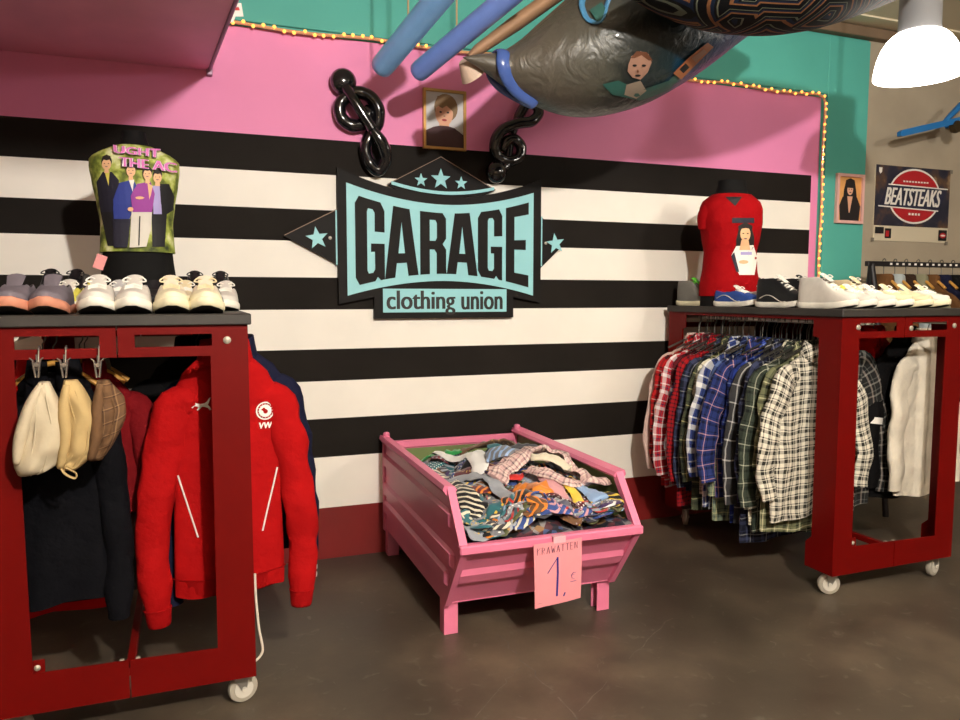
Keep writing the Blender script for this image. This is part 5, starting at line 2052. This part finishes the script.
tie('plain', 'blue', None, [hz(.94, 3.56, .06), hz(.945, 3.48, .07), hz(.95, 3.40, .06)], .03, .04, 'blue necktie along the back left rail of the bin')
# large checked scarf-like tie draped in an arch over the right half
M_scarf = plaid('rose_grey_check_cloth', [(0, K(206, 170, 166)), (.3, K(104, 84, 92)), (.45, K(222, 198, 188)), (.7, K(150, 112, 118)), (.85, K(226, 206, 196))], [(0, K(206, 170, 166)), (.3, K(110, 90, 96)), (.45, K(222, 198, 188)), (.7, K(150, 112, 118)), (.85, K(226, 206, 196))], .05)
TM[('check', 'rose', 'grey')] = M_scarf
tie('check', 'rose', 'grey', [hz(1.15, 2.80, .075), hz(1.25, 2.86, .10), hz(1.36, 2.88, .12), hz(1.46, 2.84, .12), hz(1.53, 2.74, .11), hz(1.555, 2.62, .08)], .09, .14, 'wide rose and grey checked scarf arching over the right of the heap', puff=.02)['category'] = 'scarf'
tie('check', 'rose', 'grey', [hz(1.30, 2.80, .08), hz(1.34, 2.72, .085), hz(1.42, 2.66, .075), hz(1.50, 2.70, .08)], .05, .06, 'narrow rose and grey checked necktie looped under the checked scarf', puff=.014)
tie('plain', 'cream', 'cream', [hz(1.33, 2.83, .10), hz(1.40, 2.78, .105), hz(1.46, 2.73, .095)], .05, .09, 'crumpled cream necktie inside the loop of the checked scarf', puff=.03)

# the whole bin stands a touch askew to the wall
_M = Matrix.Translation((1.25, 3.1, 0)) @ Matrix.Rotation(-.02, 4, 'Z') @ Matrix.Translation((-1.25, -3.1, 0))
for o in list(bpy.data.objects):
    if o.parent is None and o.get('category') in ('bin', 'necktie', 'neckties', 'scarf') or o.name.startswith('price_sign'):
        o.matrix_world = _M @ Matrix.Translation(o.location)
# ================================================================== overhead: blue tubes, hanging sculpture, lamp
M_btube = mat('blue_painted_tube', srgb(132, 186, 250), .32, vary=.12, vscale=7, coat=.2)
M_btube2 = mat('deep_blue_painted_tube', srgb(118, 146, 220), .34, vary=.12, vscale=7, coat=.2)
M_cord = mat('tan_cord', srgb(176, 150, 110), .8)


def tube_thing(label, p0, Y0, p1, Y1, r, m):
    a, c = at(p0[0], p0[1], Y0), at(p1[0], p1[1], Y1)
    t = thing('blue_tube', label, 'tube', a.lerp(c, .5), 0, 'blue tubes under the ceiling')
    d = (c - a)
    c2 = a + d * 1.12
    b = MB()
    dn = d.normalized()
    b.tube([a, a + dn * .008, a + dn * .03] + [a + d * (.15 + .97 * i / 8) for i in range(9)], [r * .82, r * .97, r] + [r] * 9, 20)
    b.build('tube', m, t, True, angle=50)
    b = MB()
    b.tube([a - dn * .002, a + dn * .004], [r * .6, r * .84], 20)
    b.build('end_cap', m, t, True)
    for k in (.45, .95):
        q = a + d * k
        b = MB()
        b.tube([q + Vector((0, 0, -r)), q + Vector((0, 0, r + .01)), Vector((q.x, q.y, 2.95))], .004, 6)
        b.build('cord', M_cord, t, True)
    return t


tube_thing('lighter blue tube hanging under the ceiling, left of the two', (381, 68), 3.25, (447, -12), 2.75, .049, M_btube)
tube_thing('deeper blue tube hanging under the ceiling, right of the two', (417, 73), 3.25, (512, -6), 2.75, .043, M_btube2)

# sculpture
SYY = 2.80
m, nt, p = new_mat('lacquered_collage_paper')
tc = node(nt, 'ShaderNodeTexCoord')
n1 = node(nt, 'ShaderNodeTexNoise')
n1.inputs['Scale'].default_value = 3.2
n1.inputs['Detail'].default_value = 5
n1.inputs['Distortion'].default_value = 1.2
link(nt, tc.outputs['Object'], n1.inputs['Vector'])
sx_ = node(nt, 'ShaderNodeSeparateXYZ')
link(nt, tc.outputs['Object'], sx_.inputs[0])
g1 = math_node(nt, 'ADD', math_node(nt, 'MULTIPLY', sx_.outputs[0], 1.15), math_node(nt, 'MULTIPLY', math_node(nt, 'SUBTRACT', n1.outputs['Fac'], .5), .55))
col = ramp(nt, math_node(nt, 'ADD', g1, .35), [(.0, K(84, 78, 68)), (.22, K(66, 66, 58)), (.38, K(36, 40, 38)), (.50, K(14, 38, 44)), (.64, K(16, 62, 88)), (.82, K(34, 60, 112))])
link(nt, col, p.inputs['Base Color'])
p.inputs['Roughness'].default_value = .38
p.inputs['Coat Weight'].default_value = .15
n2 = node(nt, 'ShaderNodeTexNoise')
n2.inputs['Scale'].default_value = 9
n2.inputs['Detail'].default_value = 6
n2.inputs['Distortion'].default_value = 2.2
link(nt, tc.outputs['Object'], n2.inputs['Vector'])
bp = node(nt, 'ShaderNodeBump')
bp.inputs['Strength'].default_value = .5
bp.inputs['Distance'].default_value = .02
link(nt, n2.outputs['Fac'], bp.inputs['Height'])
link(nt, bp.outputs['Normal'], p.inputs['Normal'])
M_hull = m
t = thing('hanging_sculpture', 'huge collage-covered sculpture hanging from the ceiling above the bin', 'sculpture', at(600, 20, SYY))
BOT = [(463, 58), (480, 68), (500, 82), (520, 95), (540, 105), (565, 113), (590, 116), (620, 112), (650, 102), (680, 85), (705, 68), (735, 45), (765, 24), (800, 0)]
TOPC = [(463, 57), (480, 54), (500, 52), (520, 40), (540, 22), (565, 0), (590, -22), (620, -36), (650, -44), (680, -48), (705, -48), (735, -44), (765, -34), (800, -14)]
bt = catmull([Vector((x, y, 0)) for x, y in BOT], 3)
tp = catmull([Vector((x, y, 0)) for x, y in TOPC], 3)
sec = []
for q, u in zip(bt, tp):
    lo, hi = at(q.x, q.y, SYY), at(u.x, u.y, SYY)
    sec.append((lo, hi))
H_ring = []


def hull_ring(lo, hi, g=1.0, n=40):
    mid = (lo + hi) / 2
    hv = (hi - lo) / 2
    r = hv.length
    dp = min(.42, r * 1.05) * g
    return [mid + hv * (g * cos(2 * pi * j / n)) + Vector((0, dp * sin(2 * pi * j / n), 0)) for j in range(n)]


b = MB()
b.loft([hull_ring(lo, hi) for lo, hi in sec])
hull_o = b.build('body', M_hull, t, True, angle=80)
# blue band round the narrow end and a second one further up
M_band = mat('glossy_blue_band', srgb(66, 92, 158), .22, coat=.4)
b = MB()


def band(front, w, m):
    """a strip round the body; front = its course over the visible flank, mirrored on the far side"""
    mp_b = ray_map(hull_o, .004)
    mp_b.c = (600, 60)
    fr_ = [mp_b(x, y, 0) for x, y in front]
    bk_ = [Vector((q.x, 2 * SYY - q.y, q.z)) for q in fr_]
    MB().tube(catmull(fr_ + bk_[::-1], 5, True), w, 12, closed=True, flat=.45).build('band', m, t, True, angle=80)


band([(503, 53), (503, 64), (508, 78), (519, 91), (534, 101)], .026, M_band)
band([(583, -8), (582, 6), (588, 20), (600, 22), (606, 8), (606, -8)], .012, mat('pale_blue_band', srgb(72, 130, 170), .35))
b = MB()
M_tanbar = mat('tan_cardboard_bar', srgb(158, 122, 92), .6, vary=.12)
a, c = at(468, 57, 2.95), at(560, -8, 2.95)
b.tube([a, a.lerp(c, .1), a.lerp(c, .5), a.lerp(c, 1.1)], [.02, .045, .062, .066], 16, flat=.5)
b.build('strut', M_tanbar, t, True, angle=60)
M_shade = mat('cream_paper_cone', srgb(206, 180, 160), .7)
b = MB()
c0 = at(465, 60, 2.86)
b.tube([c0, c0 + Vector((.045, .02, -.05))], [.028, .055], 20)
b.build('paper_cone', M_shade, t, True, angle=50)
# collage figures pasted on the body's flank


d_ = .003
CP = {n_: mat('collage_' + n_, srgb(*c), .45) for n_, c in dict(skin=(150, 114, 96), pale=(138, 124, 108), sea=(44, 88, 80), dark=(20, 22, 24), brown=(96, 56, 36), rust=(160, 98, 60), ink=(16, 18, 20), violet=(74, 74, 120)).items()}
b = MB()


def cf(m_, pts, r=5):
    global d_
    d_ += .0006
    q = ray_map(hull_o, d_)
    q.c = (610, 50)
    b.use(CP[m_]).flat([pts], q, 0, r)


cf('sea', [(602, 84), (618, 80), (640, 90), (668, 80), (690, 60), (690, 66), (668, 90), (640, 100), (612, 94)])
cf('pale', [(626, 84), (640, 80), (646, 90), (636, 98), (624, 94)])
cf('skin', [(628, 64), (631, 56), (640, 51), (648, 54), (651, 62), (647, 72), (640, 79), (632, 77), (627, 71)], 3)
cf('brown', [(630, 58), (636, 51), (646, 52), (652, 60), (648, 60), (641, 55), (634, 58)], 3)
cf('dark', oval(634, 65, 2.2, 1.2, 8), 3)
cf('dark', oval(643, 65, 2.2, 1.2, 8), 3)
cf('brown', oval(637, 70.5, 1.0, 1.6, 8), 3)
cf('dark', oval(637, 74.5, 3.0, 1.0, 8), 3)
cf('rust', [(672, 72), (688, 56), (706, 42), (712, 46), (696, 62), (680, 78)])
cf('dark', [(678, 68), (684, 62), (688, 66), (682, 72)], 3)
cf('skin', [(690, 57), (702, 48), (705, 51), (694, 61)], 3)
cf('sea', [(590, 12), (602, 4), (608, 14), (598, 24)])
b.build('collage_figures', None, t, True)

# second, patterned lobe nearer to the camera
SY2 = 2.30
m, nt, p = new_mat('brown_zigzag_collage')
tc = node(nt, 'ShaderNodeTexCoord')
mpn = node(nt, 'ShaderNodeMapping')
mpn.inputs['Rotation'].default_value = (0, .5, .6)
mpn.inputs['Scale'].default_value = (1, 1, 2.2)
link(nt, tc.outputs['Object'], mpn.inputs[0])
ck = node(nt, 'ShaderNodeTexVoronoi')
ck.distance = 'MANHATTAN'
ck.inputs['Scale'].default_value = 3.0
ck.inputs['Randomness'].default_value = .75
link(nt, mpn.outputs[0], ck.inputs['Vector'])
fr = math_node(nt, 'FRACT', math_node(nt, 'MULTIPLY', ck.outputs['Distance'], 4.0))
link(nt, ramp(nt, fr, [(.0, K(18, 18, 20)), (.45, K(122, 82, 54)), (.62, K(26, 34, 52)), (.8, K(20, 20, 20)), (.92, K(96, 100, 86))], 'CONSTANT'), p.inputs['Base Color'])
p.inputs['Roughness'].default_value = .65
p.inputs['Specular IOR Level'].default_value = .06
BOT2 = [(618, -14), (635, -4), (660, 8), (690, 19), (720, 27), (750, 31), (780, 32), (810, 29), (840, 22), (870, 11), (905, -4), (925, -18)]
TOP2 = [(618, -16), (635, -24), (660, -34), (690, -42), (720, -48), (750, -52), (780, -54), (810, -54), (840, -50), (870, -44), (905, -34), (925, -20)]
b = MB()
b2 = catmull([Vector((x, y, 0)) for x, y in BOT2], 3)
t2 = catmull([Vector((x, y, 0)) for x, y in TOP2], 3)
rr = []
for q, u in zip(b2, t2):
    lo, hi = at(q.x, q.y, SY2), at(u.x, u.y, SY2)
    mid, hv = (lo + hi) / 2, (hi - lo) / 2
    dp = hv.length * 1.5
    rr.append([mid + hv * cos(2 * pi * j / 32) + Vector((0, dp * sin(2 * pi * j / 32), 0)) for j in range(32)])
b.loft(rr)
b.build('patterned_lobe', m, t, True, angle=80)
M_steelw = mat('steel_wire', srgb(130, 130, 130), .4, metal=.8)
for q in (at(620, -20, SYY), at(720, -30, SYY), at(770, -40, SY2)):
    b = MB()
    b.tube([q, Vector((q.x, q.y, 2.95))], .003, 6)
    b.build('suspension_wire', M_steelw, t)

# blue arm at the far right, fixed to the beige wall
M_arm = mat('bright_blue_painted_arm', srgb(36, 112, 176), .4, vary=.06)
AY = 3.50
t = thing('forked_pole', 'bright blue forked arm jutting over the poster at the right', 'pole', at(960, 120, AY))
b = MB()
A0, A1 = at(899, 134, AY), at(942, 124, AY)
hz_ = Vector((0, 0, .020))
b.loft([[q + Vector((0, dy, 0)) + hz_ * s * k for s, dy in ((1, -.014), (1, .014), (-1, .014), (-1, -.014))] for q, k in ((A0, .6), (A0.lerp(A1, .06), 1.0), (A0.lerp(A1, .5), 1.0), (A1, .95), (A1 + (A1 - A0) * .5, .9))])
b.build('bar', M_arm, t)
b = MB()
B0, B1 = at(944, 122, AY), at(966, 100, AY)
b.tube([B0, B0.lerp(B1, .3), B1], [.014, .021, .024], 12, flat=.8)
b.build('fork', M_arm, t, True)
b = MB()
c = at(955, 127, AY)
b.lathe([(.0, -.02), (.035, -.02), (.04, .0), (.035, .02), (0, .02)], c + Vector((0, -.005, 0)), 'Y', 24)
b.build('joint', mat('dark_bronze_joint', srgb(70, 58, 36), .4, metal=.5), t, True, angle=40)
b = MB()
c = at(975, 119, AY)
b.span((c.x - .02, AY - .01, c.z - .02), (c.x + .02, WALL - .001, c.z + .02), .003)
b.build('wall_mount', M_arm, t)

# pendant lamp
LY = 2.45
c = at(917, 82, LY)
r = .172
t = thing('pendant_lamp', 'glowing white dome pendant lamp with grey cap at the upper right', 'lamp', (c.x, LY, c.z + .02))
M_glow = mat('glowing_white_shade', srgb(255, 248, 235), .5, emit=(1.0, .93, .83, 1), estr=8.5)
zb = c.z + .022
b = MB()
prof = [(r * .97, .003), (r, 0), (r * 1.0, .012), (r * .97, .045), (r * .92, .085), (r * .84, .120), (r * .73, .150), (r * .60, .172), (r * .52, .180), (r * .48, .183)]
b.lathe(prof, (c.x, LY, zb), seg=48, cap=False)
sh = b.build('shade', M_glow, t, True, angle=70)
b = MB()
b.lathe([(r * .44, .180), (r * .50, .182), (r * .50, .192), (r * .48, .20), (r * .47, .33), (r * .44, .34), (.02, .345)], (c.x, LY, zb), seg=36)
b.build('cap', mat('light_grey_lamp_cap', srgb(130, 130, 132), .4), t, True, angle=40)
b = MB()
b.cyl((c.x, LY, zb + .34), (c.x, LY, 2.94), .006)
b.build('cable', M_wht, t, True)
b = MB()
b.sphere((c.x, LY, zb + .09), .04, 18, 12)
b.build('light_bulb', mat('glowing_bulb', srgb(255, 250, 240), .5, emit=(1.0, .88, .72, 1), estr=30.0), t, True)

# clothes rail further back on the right
M_blackmetal = mat('black_metal', srgb(34, 32, 34), .45, metal=.3)
t = thing('clothes_rail', 'black clothes rail with wooden hangers along the beige wall', 'clothes rail', (4.2, 3.40, 0))
b = MB()
b.span((3.76, 3.385, 1.475), (5.3, 3.415, 1.505), .003)
b.build('top_bar', M_blackmetal, t)
b = MB()
for s in (0, 1):
    x = 3.80 + s * 1.46
    for dy in (-.16, .16):
        b.tube([(x, 3.40, 1.49), (x + .015, 3.40 + dy * .25, 1.2), (x + .02, 3.40 + dy, .0)], .018, 10)
    b.build('leg_frame', M_blackmetal, t, True)
    b = MB()
for i in range(16):
    MB().span((3.93 + i * .05, 3.381, 1.484), (3.945 + i * .05, 3.3855, 1.496)).build('size_mark', M_wht, t)
M_fur = cloth('dark_brown_fur', K(48, 34, 26), bump=(90, 1.0, .01))
M_leather = cloth('brown_leather', K(92, 62, 36))
M_icy = cloth('pale_grey_blue_cloth', K(150, 158, 160))
M_khaki = cloth('olive_grey_cloth', K(120, 118, 96))
for i, (x, mm, lab) in enumerate(((3.90, M_leather, 'brown jacket at the left end of the back clothes rail'), (3.99, M_icy, 'pale blue grey jacket second on the back clothes rail'), (4.08, M_fur, 'dark furry coat in the middle of the back clothes rail'), (4.18, M_khaki, 'olive grey jacket right of the furry coat on the back rail'), (4.28, M_leather, 'brown leather jacket towards the right of the back rail'), (4.38, M_navy, 'navy jacket at the right of the back clothes rail'), (4.48, M_blackc, 'black coat at the far right of the back clothes rail'))):
    g = Garment(length=.8, ph=i * 2.3, ht=.034, amp=.007, sw=.19, hw=.22, sleeve=.6, splay=.05, sr=.07, drop=.10)
    tt = thing('coat' if 'coat' in lab else 'jacket', lab, 'coat' if 'coat' in lab else 'jacket', (x, 3.40, 1.475), pi / 2 - .15, 'clothes on the back rail')
    g.build(tt, mm, collar='stand')
    h = hanger('wooden_hanger', x, 3.40, pi / 2 - .15, 'wooden hanger on the black rail by the beige wall', 'hangers on the back rail')
    h.location.z = 1.505

# ================================================================== light
def lamp(name, loc, w, r, col=(1, .945, .87)):
    d = bpy.data.lights.new(name, 'POINT')
    d.energy = w
    d.shadow_soft_size = r
    d.color = col
    o = bpy.data.objects.new(name, d)
    COL.objects.link(o)
    o.location = loc
    return o


lamp('unseen_light', (.82, -.7, 2.70), 395, .06)
lamp('unseen_light', (3.7, -.3, 2.80), 72, .15)  # added fill light out of view, brightens the right side
w = bpy.data.worlds.new('world')
SC.world = w
w.use_nodes = True
w.node_tree.nodes['Background'].inputs[0].default_value = (.02, .018, .016, 1)
SC.view_settings.view_transform = 'Standard'
SC.view_settings.look = 'None'
SC.view_settings.exposure = 0.45
SC.view_settings.gamma = 1.0
SC.view_settings.use_curve_mapping = False
